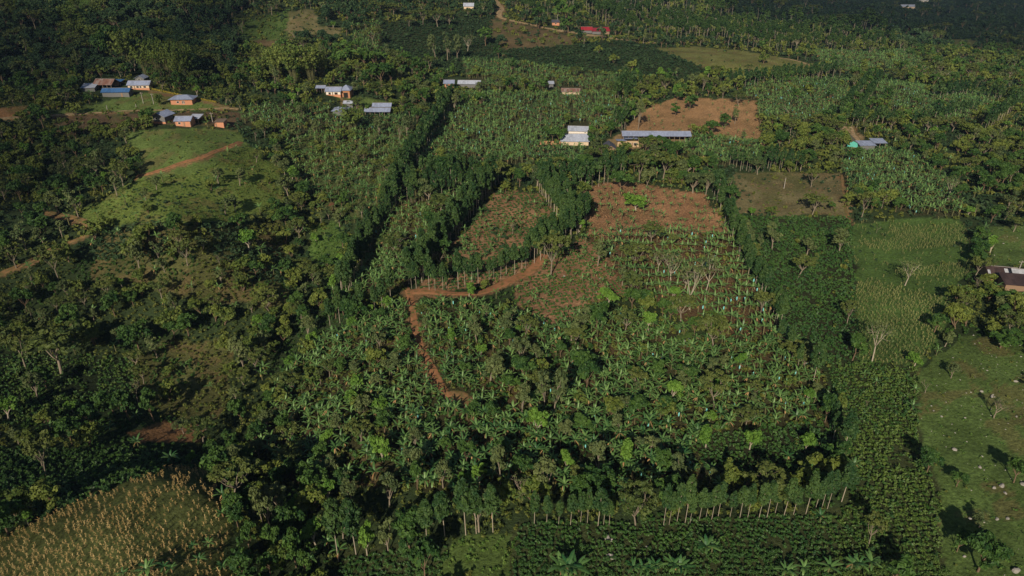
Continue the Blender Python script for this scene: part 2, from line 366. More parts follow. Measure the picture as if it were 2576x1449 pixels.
def p_bare(seed, H=8.0):
    r = np.random.default_rng(seed); tr = Q(); tips = []
    def grow(p, d, L, rad, lev):
        e = p+d*L; limb(tr,p,e,rad,rad*.55,r,.15,5 if lev < 2 else 4,3)
        if lev >= 4 or L < .5: tips.append(e); return
        for _ in range(r.integers(2,4)):
            nd = d+r.normal(0,.5,3)+np.array([0,0,.12]); nd /= np.linalg.norm(nd)
            grow(e,nd,L*r.uniform(.55,.8),rad*.6,lev+1)
    grow(np.array([0,0,-.4]),np.array([r.normal(0,.08),r.normal(0,.08),1.]),H*.36,.22,0)
    tips = np.array(tips)[::3]
    cr = clump_crown(tips,[.5]*len(tips),5,.26,r)
    return {'trunk':(*tr.get(),'bark_grey'),'crown':(*cr.get(),'pale_leaf')}
def p_bamboo(seed, H=11.0, n=40, per=26):
    r = np.random.default_rng(seed); tr = Q(); cs, rs = [], []
    for i in range(n):
        a = r.uniform(0,2*PI); b = r.uniform(.3,1.3); out = r.uniform(1.2,4.2); h = H*r.uniform(.6,1)
        t = np.linspace(0,1,5); pts = np.c_[math.cos(a)*(b+out*t**2.2), math.sin(a)*(b+out*t**2.2), -.3+h*(1.25*t-.25*t**3)]
        tr.tube(pts,.055*(1-.7*t),4)
        for k in (2.4,3.2,4.0):
            j = int(k); c = pts[j]*(1-(k-j))+pts[min(j+1,4)]*(k-j); cs.append(c); rs.append(r.uniform(.5,.95))
    cr = clump_crown(np.array(cs), rs, per//2, .36, r, .8, .2)
    return {'culms':(*tr.get(),'stem'),'foliage':(*cr.get(),'bamboo_leaf')}
def blade(q, base, az, elev, L, w, droop, r, segs=5, T=.5, fold=.18):
    t = np.linspace(0,1,segs+1); el = elev-droop*t**1.2
    st = L/segs; x = np.r_[0,np.cumsum(np.cos(el[:-1])*st)]; z = np.r_[0,np.cumsum(np.sin(el[:-1])*st)]
    wd = w*np.array([.25]+[1]*(segs-1)+[.2])*np.where(t > .7,.9,1)
    ca, sa = math.cos(az), math.sin(az)
    mid = np.c_[base[0]+ca*x, base[1]+sa*x, base[2]+z]; sd = np.array([-sa,ca,0])
    Lf = mid+sd*wd[:,None]+np.c_[0*t,0*t,-fold*wd]; Rt = mid-sd*wd[:,None]+np.c_[0*t,0*t,-fold*wd]
    V = np.concatenate([Lf,mid,Rt]); m = segs+1
    F = [(i,i+1,m+i+1,m+i) for i in range(segs)]+[(m+i,m+i+1,2*m+i+1,2*m+i) for i in range(segs)]
    q.add(V,F,np.clip(T+np.r_[np.zeros(segs),np.full(segs,.1)],0,1))
def p_banana(seed, bag=False, dead=2, lod=0, young=False):
    r = np.random.default_rng(seed); st, lf, dl = Q(), Q(), Q()
    h = r.uniform(1.5,1.9) if young else r.uniform(2.0,2.7); ln = r.normal(0,.12,2)
    st.tube([(0,0,-.3),(ln[0]*.5,ln[1]*.5,h*.5),(ln[0],ln[1],h)],[.16,.13,.09],4 if lod else 6)
    nl = (6 if young else 10) if not lod else 7
    for i in range(nl):
        az = i*2.4+r.uniform(-.35,.35); k = i/nl
        blade(lf,(ln[0],ln[1],h-.12*r.random()),az,r.uniform(.25,.75)+.75*k*k,r.uniform(1.6,2.3)*(.8 if young else 1),r.uniform(.15,.23),r.uniform(.9,1.6)*(1.1-.5*k),r,3 if lod else 5,np.clip(r.normal(.5,.22),0,1))
    for i in range(dead):
        az = r.uniform(0,2*PI); blade(dl,(ln[0],ln[1],h-.15),az,r.uniform(-.5,.0),r.uniform(1.0,1.7),r.uniform(.09,.18),1.3,r,3,r.random())
    out = {'pseudostem':(*st.get(),'stem'),'leaves':(*lf.get(),'banana_leaf')}
    if dead: out['dead_leaves'] = (*dl.get(),'dead_leaf')
    if bag:
        b = Q(); a = r.uniform(-2.6,-.5); x, y = ln[0]+.42*math.cos(a), ln[1]+.42*math.sin(a)
        b.tube([(x*.8,y*.8,h-.25),(x,y,h-.4),(x,y,h-.9),(x*1.05,y*1.05,h-1.25)],[.04,.14,.18,.11],6)
        out['fruit_bag'] = (*b.get(),'bag_blue')
    return out
def p_bush(seed, leaf, R=.8, H=1.5, n=9, per=14, size=.24, flat=.8):
    r = np.random.default_rng(seed); cs = r.normal(0,1,(n,3))*np.array([R*.42,R*.42,H*.2])+np.array([0,0,H*.52])
    cr = clump_crown(cs,np.full(n,R*.48),per,size,r,flat)
    return {'leaves':(*cr.get(),leaf)}
def p_maize(seed, leaf, H=1.9, nb=9, w=.05):
    r = np.random.default_rng(seed); q = Q(); q.tube([(0,0,-.1),(r.normal(0,.08),r.normal(0,.08),H)],[.03,.012],4)
    for i in range(nb):
        blade(q,(0,0,H*(.2+.72*i/nb)),r.uniform(0,2*PI),r.uniform(.7,1.3),r.uniform(.45,.75),w,r.uniform(2.0,3.0),r,3,r.uniform(.2,.9))
    return {'stalk':(*q.get(),leaf)}
def p_rock(seed):
    r = np.random.default_rng(seed); q = Q(); m = 10; k = 7
    th = np.linspace(.02,PI-.02,k); ph = np.arange(m)/m*2*PI
    D = np.array([[(math.sin(a)*math.cos(b),math.sin(a)*math.sin(b),math.cos(a)) for b in ph] for a in th]).reshape(-1,3)
    rad = 1+.0*D[:,0]
    for _ in range(9):
        nv = r.normal(0,1,3); nv /= np.linalg.norm(nv); cut = r.uniform(.55,.9); dt = D@nv; rad = np.where(dt > 0, np.minimum(rad, cut/np.maximum(dt,1e-3)), rad)
    V = D*rad[:,None]*np.array([.62,.5,.40])+np.array([0,0,.04])
    q.add(V,[(i*m+j,(i+1)*m+j,(i+1)*m+(j+1)%m,i*m+(j+1)%m) for i in range(k-1) for j in range(m)])
    return {'stone':(*q.get(),'rock')}
# ------------------------------------------------------------------ scene objects
def tag(o, label=None, cat=None, group=None, kind=None):
    if label: o['label'] = label
    if cat: o['category'] = cat
    if group: o['group'] = group
    if kind: o['kind'] = kind
    return o
class Kind:
    """a kind of plant: near variants as part meshes, far variant for the mass"""
    def __init__(s, name, cat, protos, far=None, single=False):
        s.name, s.cat, s.single = name, cat, single
        s.protos = protos; s.far = far or protos
        s.meshes = [[(p, make_mesh(p, d[0], d[1], [d[3]], None, d[2], smooth=(p in ('trunk','pseudostem','fruit_bag')))) for p, d in pr.items()] for pr in protos]
        s.items = []           # x, y, z, sx, sz, rot, variant, look, place
    def add(s, p, sx, sz, var=None, look=None, rot=None, place=None):
        s.items.append([float(p[0]),float(p[1]),float(p[2]),float(sx),float(sz),float(rng.uniform(0,2*PI) if rot is None else rot),int(rng.integers(len(s.protos)) if var is None else var),look,place])
THINGS = []                     # (object, look, u, v, place) for labelling afterwards
def place_thing(k, it):
    x, y, z, sx, sz, rot, var, look, place = it
    parts = k.meshes[var]
    if k.single:
        o = bpy.data.objects.new(k.name, parts[0][1])
    else:
        o = bpy.data.objects.new(k.name, None); o.empty_display_size = .5
    o.location = (x,y,z); o.rotation_euler = (0,0,rot); o.scale = (sx,sx,sz)
    C.objects.link(o); o['category'] = k.cat
    if not k.single:
        for p, me in parts:
            c = bpy.data.objects.new(p, me); c.parent = o; C.objects.link(c)
    u, v, zc = project(x, y, z)
    THINGS.append([o, look or k.cat, float(u), float(v), place])
    return o
def mass(name, label, items, protos):
    """the many that are too small to take apart: one mesh"""
    Vs, Fs, Ms, Ts, off = [], [], [], [], 0; mats = []
    for var in range(len(protos)):
        it = [i for i in items if i[6] % len(protos) == var]
        if not it: continue
        A = np.array([i[:6] for i in it], float)
        for p, d in protos[var].items():
            if d[3] not in mats: mats.append(d[3])
            V, F, T = np.asarray(d[0]), np.asarray(d[1]), np.asarray(d[2]); m = len(A)
            c, s_ = np.cos(A[:,5])[:,None], np.sin(A[:,5])[:,None]
            X = (V[None,:,0]*c-V[None,:,1]*s_)*A[:,3:4]+A[:,0:1]; Y = (V[None,:,0]*s_+V[None,:,1]*c)*A[:,3:4]+A[:,1:2]; Z = V[None,:,2]*A[:,4:5]+A[:,2:3]
            Vs.append(np.stack([X,Y,Z],2).reshape(-1,3).astype(np.float32))
            Fs.append((F[None]+(np.arange(m)*len(V))[:,None,None]+off).reshape(-1,4)); off += m*len(V)
            Ms.append(np.full(m*len(F),mats.index(d[3]))); Ts.append(np.clip(T[None]+rng.normal(0,.15,(m,1))+((vnoise(A[:,0]/13,A[:,1]/13,401)-.5)*.55)[:,None],0,1).ravel())
    if not Vs: return None
    me = make_mesh(name,np.concatenate(Vs),np.concatenate(Fs),mats,np.concatenate(Ms),np.concatenate(Ts))
    o = bpy.data.objects.new(name,me); C.objects.link(o)
    return tag(o,label,name.replace('_',' '),None,'stuff')
# ------------------------------------------------------------------ roads: strips that follow the terrain
def clay_mat(name, c, c2):
    m, nt, p = new_mat(name)
    tc = nt.nodes.new('ShaderNodeTexCoord'); nz = nt.nodes.new('ShaderNodeTexNoise'); nz.inputs['Scale'].default_value = .35; nz.inputs['Detail'].default_value = 7
    nt.links.new(tc.outputs['Object'], nz.inputs['Vector'])
    rp = nt.nodes.new('ShaderNodeValToRGB'); e = rp.color_ramp.elements; e[0].position = .35; e[1].position = .68; e[0].color = (*c2,1); e[1].color = (*c,1)
    nt.links.new(nz.outputs['Fac'], rp.inputs[0])
    at = nt.nodes.new('ShaderNodeAttribute'); at.attribute_name = 'tint'
    n2 = nt.nodes.new('ShaderNodeTexNoise'); n2.inputs['Scale'].default_value = .8; n2.inputs['Detail'].default_value = 5; nt.links.new(tc.outputs['Object'], n2.inputs['Vector'])
    mm = nt.nodes.new('ShaderNodeMath'); mm.operation = 'MULTIPLY_ADD'; mm.inputs[1].default_value = 3.2; mm.inputs[2].default_value = -1.75; nt.links.new(n2.outputs['Fac'], mm.inputs[0])
    ms = nt.nodes.new('ShaderNodeMath'); ms.operation = 'ADD'; ms.use_clamp = True; nt.links.new(at.outputs['Fac'], ms.inputs[0]); nt.links.new(mm.outputs[0], ms.inputs[1])
    mg = nt.nodes.new('ShaderNodeMix'); mg.data_type = 'RGBA'; mg.inputs[7].default_value = (.075,.095,.030,1)
    nt.links.new(ms.outputs[0], mg.inputs[0]); nt.links.new(rp.outputs[0], mg.inputs[6]); nt.links.new(mg.outputs[2], p.inputs['Base Color']); p.inputs['Roughness'].default_value = .95; p.inputs['Specular IOR Level'].default_value = .1
    MAT[name] = m
clay_mat('clay_pale', (.42,.30,.18), (.30,.20,.11)); clay_mat('clay_red', (.36,.170,.085), (.25,.120,.058)); clay_mat('clay_mix', (.30,.165,.080), (.13,.10,.040)); clay_mat('clay_grass', (.25,.16,.08), (.10,.10,.035))
def smooth_line(pts, step):
    p = np.array(pts); out = [p[0]]
    for i in range(len(p)-1):
        a, b = p[i], p[i+1]; pa = p[max(i-1,0)]; nb = p[min(i+2,len(p)-1)]
        m = max(2, int(np.linalg.norm(b-a)/step))
        for t in np.linspace(0,1,m+1)[1:]:
            out.append(.5*((2*a)+(-pa+b)*t+(2*pa-5*a+4*b-nb)*t*t+(-pa+3*a-3*b+nb)*t**3))
    return np.array(out)
ROADPTS = []
def road(name, uv, width, mat, label, grass=1.0):
    w = ground([p[0] for p in uv],[p[1] for p in uv])
    ln = smooth_line(w[:,:2], .8); ROADPTS.append((ln, width))
    t = np.gradient(ln, axis=0); t /= np.linalg.norm(t,axis=1)[:,None]+1e-9; nrm = np.c_[-t[:,1],t[:,0]]
    s = np.arange(len(ln)); wd = width*(.85+.4*vnoise(s*.11,s*0,31))
    V = []; K = 7
    for j in range(K):
        k = (j/(K-1)-.5); q = ln+nrm*(wd*k)[:,None]
        z = height(q[:,0],q[:,1])+.10*(1-(2*abs(k))**6)-(.12 if j in (0,K-1) else 0) - (.05 if j in (2,4) else 0)
        V.append(np.c_[q,z])
    V = np.stack(V,1).reshape(-1,3); m = len(ln)
    F = [(i*K+j,i*K+j+1,(i+1)*K+j+1,(i+1)*K+j) for i in range(m-1) for j in range(K-1)]
    o = bpy.data.objects.new(name, make_mesh(name,V,F,[mat],None,np.tile(np.array([.85,.05,.38,.38,.05,.85])*grass,m-1),smooth=True)); C.objects.link(o); tag(o,label,'road',None,'structure')
    u, v, _ = project(V[:,0],V[:,1],V[:,2]); u = u.reshape(m,K); v = v.reshape(m,K)
    poly = list(zip(u[:,0],v[:,0]-1))+list(zip(u[::-1,-1],v[::-1,-1]+1))
    ZMAP[inpoly(zu,zv,poly)] = ZI['road']
ZN.append('road'); ZI['road'] = len(ZN)-1
ZN.append('plot'); ZI['plot'] = len(ZN)-1
road('dirt_road',[(-90,303),(0,299),(60,295),(130,291),(200,287),(300,280),(400,277),(500,275),(560,272),(600,274)],2.2,'clay_pale','narrow pale dirt road crossing the grassy slope below the hill houses')
road('dirt_road',[(600,274),(570,268),(545,262),(500,250),(440,238),(395,230),(372,228)],2.2,'clay_grass','grassy lane climbing from the pale road to the white hill house')
road('dirt_track',[(344,443),(372,438),(400,430),(425,422),(450,412),(490,402),(520,391),(550,378),(585,366),(606,357)],3.0,'clay_red','red earth track cut across the steep green slope')
road('dirt_track',[(-70,712),(0,690),(60,665),(110,637),(160,615),(200,600),(226,582),(215,562),(180,546),(118,533)],2.5,'clay_mix','bending clay track among the trees at the left edge')
road('dirt_road',[(1238,-12),(1252,8),(1262,22),(1256,40),(1290,52),(1340,63),(1400,75),(1480,88),(1560,99),(1650,108)],6.5,'clay_pale','pale dirt road running down the far ridge past the red roofs')
road('dirt_road',[(1960,146),(2000,152),(2055,168)],3.5,'clay_pale','short pale road on the far hillock')
road('dirt_track',[(1370,640),(1352,664),(1330,684),(1300,698),(1270,712),(1235,727),(1200,737),(1130,738),(1080,732),(1032,735)],3.6,'clay_red','orange earth track along the foot of the windbreak',.5)
road('dirt_track',[(1022,722),(1030,742),(1037,768),(1040,800),(1048,838),(1060,872),(1076,905),(1092,936),(1110,972),(1132,998)],2.3,'clay_red','clay track dropping through the banana grove',.75)
road('dirt_track',[(1128,992),(1146,990),(1166,996),(1166,1022)],3.2,'clay_mix','bare clay turning place at the end of the grove track')
road('dirt_track',[(2118,440),(2122,480),(2128,530),(2138,560)],1.2,'clay_mix','reddish path between tilled field and banana patch')
road('dirt_track',[(2132,318),(2140,340),(2160,362),(2188,371)],7.0,'clay_pale','ochre yard driveway behind the long teal shed')
road('dirt_track',[(858,243),(862,256),(866,262),(900,266),(950,268),(1010,266),(1060,262)],2.2,'clay_grass','faint lane passing below the white and brick house')
# ------------------------------------------------------------------ ground sheet
ZCOL = dict(ridge=(.036,.050,.020),wood=(.034,.052,.020),forest=(.026,.036,.014),bright=(.080,.135,.032),far=(.030,.044,.018),coffee_far=(.032,.042,.017),tilled=(.168,.146,.070),weeds=(.075,.115,.030),stripe=(.120,.088,.045),
 hillock=(.150,.155,.050),banana_far=(.050,.052,.024),banana=(.048,.050,.023),slope=(.070,.088,.030),stubble=(.31,.185,.090),yard=(.27,.19,.095),coffee_mid=(.035,.040,.018),maize_green=(.078,.135,.034),
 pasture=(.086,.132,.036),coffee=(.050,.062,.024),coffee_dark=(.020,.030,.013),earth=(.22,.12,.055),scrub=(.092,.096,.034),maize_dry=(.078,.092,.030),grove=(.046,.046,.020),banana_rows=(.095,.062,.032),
 orange=(.280,.155,.082),seedlings=(.255,.150,.082),banana_mid=(.070,.062,.028),lawn=(.110,.158,.042),fallow=(.095,.066,.038),brush=(.118,.160,.037),road=(.20,.12,.06),plot=(.15,.11,.06))
def build_ground():
    X, Y, Z = GX.ravel(), GY.ravel(), HG.ravel()
    z = zone_xy(X, Y, .8)
    tab = np.array([ZCOL[k] for k in ZN]); col = tab[z]
    v1 = fbm(X/11,Y/11,41); v2 = fbm(X/2.6,Y/2.6,44)
    col = col*(.62+.76*v1)[:,None]*(.75+.5*v2)[:,None]
    soil = (fbm(X/6,Y/6,51) > .60)[:,None]*np.isin(z,[ZI[k] for k in ('pasture','brush','lawn','tilled','hillock','grove','scrub','slope')])[:,None]
    col = np.where(soil, col*.6+np.array([.13,.085,.042])*.5, col)
    creep = np.clip((fbm(X/8,Y/8,57)-.5)*6,0,1)[:,None]*np.isin(z,[ZI[k] for k in ('orange','seedlings','tilled','stubble','fallow','earth','yard','stripe')])[:,None]*.6*np.where(np.isin(z,[ZI['orange'],ZI['seedlings'],ZI['stubble']]),.35,1)[:,None]
    col = col*(1-creep)+np.array([.085,.095,.032])*creep
    nr, nc = HG.shape; idx = np.arange(nr*nc).reshape(nr,nc)
    F = np.stack([idx[:-1,:-1],idx[:-1,1:],idx[1:,1:],idx[1:,:-1]],2).reshape(-1,4)
    m, nt, p = new_mat('soil')
    at = nt.nodes.new('ShaderNodeAttribute'); at.attribute_name = 'soil'
    tc = nt.nodes.new('ShaderNodeTexCoord'); nz = nt.nodes.new('ShaderNodeTexNoise'); nz.inputs['Scale'].default_value = 1.3; nz.inputs['Detail'].default_value = 6; nz.inputs['Roughness'].default_value = .7
    nt.links.new(tc.outputs['Object'], nz.inputs['Vector'])
    mr = nt.nodes.new('ShaderNodeMapRange'); mr.inputs[1].default_value = .3; mr.inputs[2].default_value = .7; mr.inputs[3].default_value = .45; mr.inputs[4].default_value = 1.5
    nt.links.new(nz.outputs['Fac'], mr.inputs[0])
    mx = nt.nodes.new('ShaderNodeVectorMath'); mx.operation = 'SCALE'
    nt.links.new(at.outputs['Color'], mx.inputs[0]); nt.links.new(mr.outputs[0], mx.inputs['Scale']); nt.links.new(mx.outputs[0], p.inputs['Base Color'])
    bp = nt.nodes.new('ShaderNodeBump'); bp.inputs['Distance'].default_value = .5; bp.inputs['Strength'].default_value = .8
    nt.links.new(nz.outputs['Fac'], bp.inputs['Height']); nt.links.new(bp.outputs[0], p.inputs['Normal'])
    p.inputs['Roughness'].default_value = .95; p.inputs['Specular IOR Level'].default_value = .08
    me = make_mesh('ground', np.c_[X,Y,Z], F, [m], smooth=True)
    a = me.attributes.new('soil','FLOAT_COLOR','POINT'); a.data.foreach_set('color', np.c_[col,np.ones(len(col))].astype(np.float32).ravel())
    o = bpy.data.objects.new('ground', me); C.objects.link(o); tag(o,'rolling farmland hillside with fields and bare soil','ground',None,'structure')
build_ground()
# ------------------------------------------------------------------ buildings
BUILT = []                       # picture boxes kept clear of vegetation in front
def part(name, q, mat, parent):
    V, F, _ = q.get(); o = bpy.data.objects.new(name, make_mesh(name,V,F,[mat])); o.parent = parent; C.objects.link(o); return o
def house(name, label, cat, u0, u1, vb, d, h, rh, roof, wall, kind='gable', base=None, yaw=0, wins=(), doors=(), over=.55, open_front=False, posts=0, lift=0, clear=14, place=None, gap=None):
    """front wall stands at picture row vb between columns u0 and u1; d deep, h high to the eaves, rh of roof above"""
    p = g1((u0+u1)/2, vb); w = (u1-u0)/scale_at(p); ya = math.radians(yaw)
    o = bpy.data.objects.new(name,None); C.objects.link(o); o.location = (p[0],p[1],p[2]+lift); o.rotation_euler = (0,0,ya); tag(o,label,cat)
    x0, x1 = -w/2, w/2; t = .18
    q = Q()
    if open_front:
        q.box(x0,x1,d-t,d,-1.5,h)
        q.box(x0,x0+t,t,d-t,-1.5,h*.6)
    else:
        q.box(x0,x1,0,t,-1.5,h); q.box(x0,x1,d-t,d,-1.5,h); q.box(x0,x0+t,t,d-t,-1.5,h); q.box(x1-t,x1,t,d-t,-1.5,h)
        if kind == 'gable':
            for xa in (x0,x1-t):
                q.add([(xa,0,h),(xa+t,0,h),(xa+t,d,h),(xa,d,h),(xa,d/2,h+rh*.97),(xa+t,d/2,h+rh*.97)],[(0,1,5,4),(2,3,4,5),(0,4,4,3),(1,2,5,5)])
    part('wall',q,wall,o)
    if base:
        b = Q(); b.box(x0-.03,x1+.03,-.03,d+.03,-1.4,.85); part('plinth',b,base,o)
    r = Q(); ov = over; th = .07
    if kind == 'gable':
        ed = ov*rh/(d/2)
        r.slab((x0-ov,-ov,h-ed+.08),(x1+ov,-ov,h-ed+.08),(x1+ov,d/2+.01,h+rh+.08),(x0-ov,d/2+.01,h+rh+.08),th)
        r.slab((x1+ov,d+ov,h-ed+.08),(x0-ov,d+ov,h-ed+.08),(x0-ov,d/2-.01,h+rh+.085),(x1+ov,d/2-.01,h+rh+.085),th)
    elif kind == 'cross':                                        # ridge runs front to back
        ed = ov*rh/(w/2)
        r.slab((x0-ov,d+ov,h-ed+.08),(x0-ov,-ov,h-ed+.08),(.01,-ov,h+rh+.08),(.01,d+ov,h+rh+.08),th)
        r.slab((x1+ov,-ov,h-ed+.08),(x1+ov,d+ov,h-ed+.08),(-.01,d+ov,h+rh+.085),(-.01,-ov,h+rh+.085),th)
        for ya_ in (0.002,d-t):
            g = Q(); g.add([(x0,ya_,h),(x1,ya_,h),(0,ya_,h+rh*.96),(x0,ya_+t,h),(x1,ya_+t,h),(0,ya_+t,h+rh*.96)],[(0,1,2,2),(4,3,5,5)])
            part('gable',g,wall,o)
    elif kind == 'shed':
        r.slab((x0-ov,-ov,h+.1),(x1+ov,-ov,h+.1),(x1+ov,d+ov,h+rh+.1),(x0-ov,d+ov,h+rh+.1),th)
    elif kind == 'back':
        r.slab((x0-ov,-ov,h+rh+.1),(x1+ov,-ov,h+rh+.1),(x1+ov,d+ov,h+.1),(x0-ov,d+ov,h+.1),th)
    elif kind == 'hip':
        a = (x0-ov,-ov,h+.05); b = (x1+ov,-ov,h+.05); c = (x1+ov,d+ov,h+.05); e = (x0-ov,d+ov,h+.05)
        k = min(w,d)/2*.9; m0 = (min(x0+k,0),d/2,h+rh); m1 = (max(x1-k,0),d/2,h+rh)
        r.add([a,b,c,e,m0,m1],[(0,1,5,4),(2,3,4,5),(1,2,5,5),(3,0,4,4),(3,2,1,0)])
    rf = part('roof',r,roof,o)
    if kind in ('gable',):
        rc = Q(); rc.box(x0-ov,x1+ov,d/2-.16,d/2+.16,h+rh+.075,h+rh+.13); part('ridge_cap',rc,'concrete',rf)
    for f0,f1,z0,z1 in wins:
        a, b = x0+w*f0, x0+w*f1
        fr = Q(); fr.box(a-.08,b+.08,-.05,-.002,z0-.08,z0); fr.box(a-.08,b+.08,-.05,-.002,z1,z1+.08); fr.box(a-.08,a,-.05,-.002,z0,z1); fr.box(b,b+.08,-.05,-.002,z0,z1)
        wn = part('window',fr,'white_frame' if wall != 'plaster_white' else 'wood_board',o)
        g = Q(); g.box(a,b,-.02,-.004,z0,z1); part('pane',g,'dark_opening',wn)
    for f0,f1,z1 in doors:
        g = Q(); g.box(x0+w*f0,x0+w*f1,-.035,-.004,0,z1); part('door',g,'dark_opening' if z1 > 2.2 else 'wood_board',o)
    for k in range(posts):
        xx = x0+.15+(w-.3)*k/max(1,posts-1); g = Q(); hh = h if kind != 'gable' else h-.05
        g.box(xx-.08,xx+.08,-.02,.14,-1.2,hh); part('post',g,'wood_post',o)
    top = project(p[0],p[1]+d/2,p[2]+lift+h+rh)[1]
    BUILT.append((min(u0,u1)-5,max(u0,u1)+5,float(top)-3,vb+(gap if gap is not None else clear),vb))
    return o
W3 = ((.10,.22,1.0,1.9),(.40,.52,1.0,1.9),(.74,.86,1.0,1.9))
house('long_shed','long shed with a bright blue roof and grey boarded front','shed',260,325,244,5,2.6,1.3,'roof_blue','board_grey','gable',doors=((.7,.76,1.9),),yaw=3)
house('farm_house','cream hill house with grey roof and salmon base below a smaller hut','house',324,376,226,5.5,2.6,1.5,'roof_grey','plaster_cream','gable','plaster_salmon',yaw=2,wins=W3+((.56,.64,1.0,1.9),),doors=((.28,.34,2.1),),place=1)
house('hut','small grey-roofed hut just behind the cream hill house','hut',342,364,208,4.5,2.4,1.2,'roof_grey','board_grey','cross',wins=((.3,.6,1.0,1.8),),gap=4)
house('barn','rust-red roofed barn with open front among the hill houses','barn',238,283,225,7,2.6,2.0,'roof_rust','wood_board','gable',open_front=True,posts=5,yaw=-4)
house('lean_to','low pale grey lean-to at the left end of the hill houses','shed',209,238,230,6,1.8,1.0,'roof_pale','board_grey','shed',yaw=12)
house('tarp_shelter','low shelter with a blue sheet behind the rust-red barn','shelter',280,304,215,4,1.8,.5,'roof_blue','wood_board','shed',open_front=True,posts=3,gap=3)
house('farm_house','salmon house with a low grey hipped roof above the pale road','house',432,484,264,6.5,2.7,1.6,'roof_grey','plaster_salmon','hip',yaw=4,wins=((.28,.38,1.0,1.8),(.53,.57,.6,1.9),(.6,.64,.6,1.9)),over=1.0)
house('stilt_house','grey boarded house on an orange base below the pale road','house',386,419,311,6,3.6,1.3,'roof_grey','board_grey','cross','plaster_salmon',wins=((.2,.4,1.9,2.7),),yaw=-12,over=.9)
house('farm_house','orange house with blue-grey roof and porch posts under the road','house',443,480,318,6,2.6,1.3,'roof_grey','plaster_salmon','gable',wins=((.2,.35,1,1.9),),doors=((.55,.64,2.0),),posts=3,yaw=3)
house('porch_shed','open grey porch shed joined to the orange house','shed',479,501,311,5,2.3,.7,'roof_pale','wood_board','shed',open_front=True,posts=3)
house('hut','tiny flat-roofed orange hut at the end of the lower houses','hut',541,564,320,4.5,2.2,.5,'roof_brown','plaster_salmon','shed',doors=((.1,.25,1.8),),over=.25)
house('shelter','open shelter on thin posts left of the white house','shelter',797,817,233,5,2.5,.8,'roof_grey','wood_board','gable',open_front=True,posts=4)
house('farm_house','white house with dark openings joined to the brick hipped house','house',821,857,242,6,2.7,1.6,'roof_grey','plaster_white','gable','plaster_salmon',wins=((.18,.32,.9,1.9),(.60,.80,.9,1.9)),doors=((.42,.50,2.1),))
house('brick_house','tall brick house with a hipped grey roof and dark garage opening','house',859,881,246,7,3.9,2.2,'roof_grey','brick','hip',doors=((.28,.78,2.7),),over=.8)
house('low_house','low house with hipped grey roof sunk in trees beside bamboo','house',838,870,291,7,2.3,1.6,'roof_grey','board_grey','hip',over=.8,gap=3)
house('shed','long grey-roofed shed standing behind the twin-roofed shed','shed',939,983,279,5,2.4,1.2,'roof_grey','board_grey','gable',gap=2)
house('open_shed','grey twin-roofed open shed below the white and brick houses','shed',919,980,292,6,2.4,1.2,'roof_grey','wood_board','gable',open_front=True,posts=6,gap=8)
house('shed','small pale roof at the lane bend below the white house','shed',866,888,269,4,2.0,.8,'roof_pale','board_grey','gable',gap=3)
house('brick_house','narrow two-storey brick house with balcony by the windbreak top','house',1119,1141,229,6,4.6,1.2,'roof_grey','brick','gable',wins=((.15,.4,2.9,3.8),(.6,.85,2.9,3.8)),doors=((.4,.6,2.1),),over=.8)
house('long_house','long pale grey roof right of the narrow brick house','house',1153,1207,221,6,2.5,1.4,'roof_pale','board_grey','gable',yaw=-3,gap=4)
house('long_house','grey-roofed house on the far top ridge by the dirt road','house',1167,1191,24,8,2.8,2.2,'roof_pale','plaster_cream','gable',gap=3)
house('red_roofed_shed','red-roofed shed at the left end of the far ridge row','shed',1463,1489,83,6,2.4,2.0,'roof_red','board_grey','gable',gap=10)
house('red_roofed_shed','red-roofed shed in the middle of the far ridge row','shed',1490,1511,86,6,2.2,1.8,'roof_red','board_grey','shed',gap=10)
house('red_roofed_shed','red-roofed shed at the right end of the far ridge row','shed',1510,1533,86,6,2.2,2.4,'roof_red','wood_board','shed',yaw=6,posts=4,gap=10)
house('hut','small orange hut under big trees on the far ridge','hut',1389,1407,64,6,2.6,1.4,'roof_dark','plaster_salmon','gable',wins=((.4,.6,1,1.9),),gap=8)
house('patched_house','half-hidden house with red and grey sheets above the banana field','house',1413,1457,238,6,1.8,1.3,'roof_rust','plaster_cream','gable',yaw=-5,gap=3)
house('hut','small pale-roofed hut in trees above the banana field','hut',1381,1392,221,4,2.4,.8,'roof_pale','board_grey','shed',gap=3)
house('farm_house','pale-roofed farmhouse annex behind the big grey roof','house',1430,1480,345,8,3.2,1.3,'roof_pale','plaster_white','gable',yaw=-6,gap=0)
house('farm_house','wide light grey roofed farmhouse with a teal sign board','house',1412,1480,366,10,2.2,2.1,'roof_pale','plaster_cream','gable',yaw=-2,gap=5)
house('long_shed','very long grey open shed on posts behind the tan house','shed',1567,1735,356,7.0,2.9,1.4,'roof_grey','wood_board','gable',open_front=True,posts=14,yaw=-1,gap=8)
house('farm_house','tan house with blue-grey roof in front of the long shed','house',1573,1607,370,5,3.0,1.1,'roof_grey','plaster_tan','back',wins=((.15,.4,1.0,2.0),(.6,.85,1,2)),doors=((.45,.55,2.1),),gap=3)
house('annex','small tan annex at the left of the tan house','house',1553,1573,369,4,2.4,.6,'roof_grey','plaster_tan','back',doors=((.2,.4,1.9),),gap=3)
house('dark_shed','steep dark-roofed shed standing end-on before the tan house','shed',1521,1549,386,7.5,2.2,1.7,'roof_dark','wood_board','cross',gap=2)
house('drying_shed','long teal-sided drying shed with an olive sheet roof','shed',2131,2157,370,17,2.0,1.2,'roof_olive','teal_cloth','cross',yaw=-9,gap=16)
house('shed','low grey-roofed shed right of the teal drying shed','shed',2163,2199,376,5,2.0,.8,'roof_grey','board_grey','shed',gap=10)
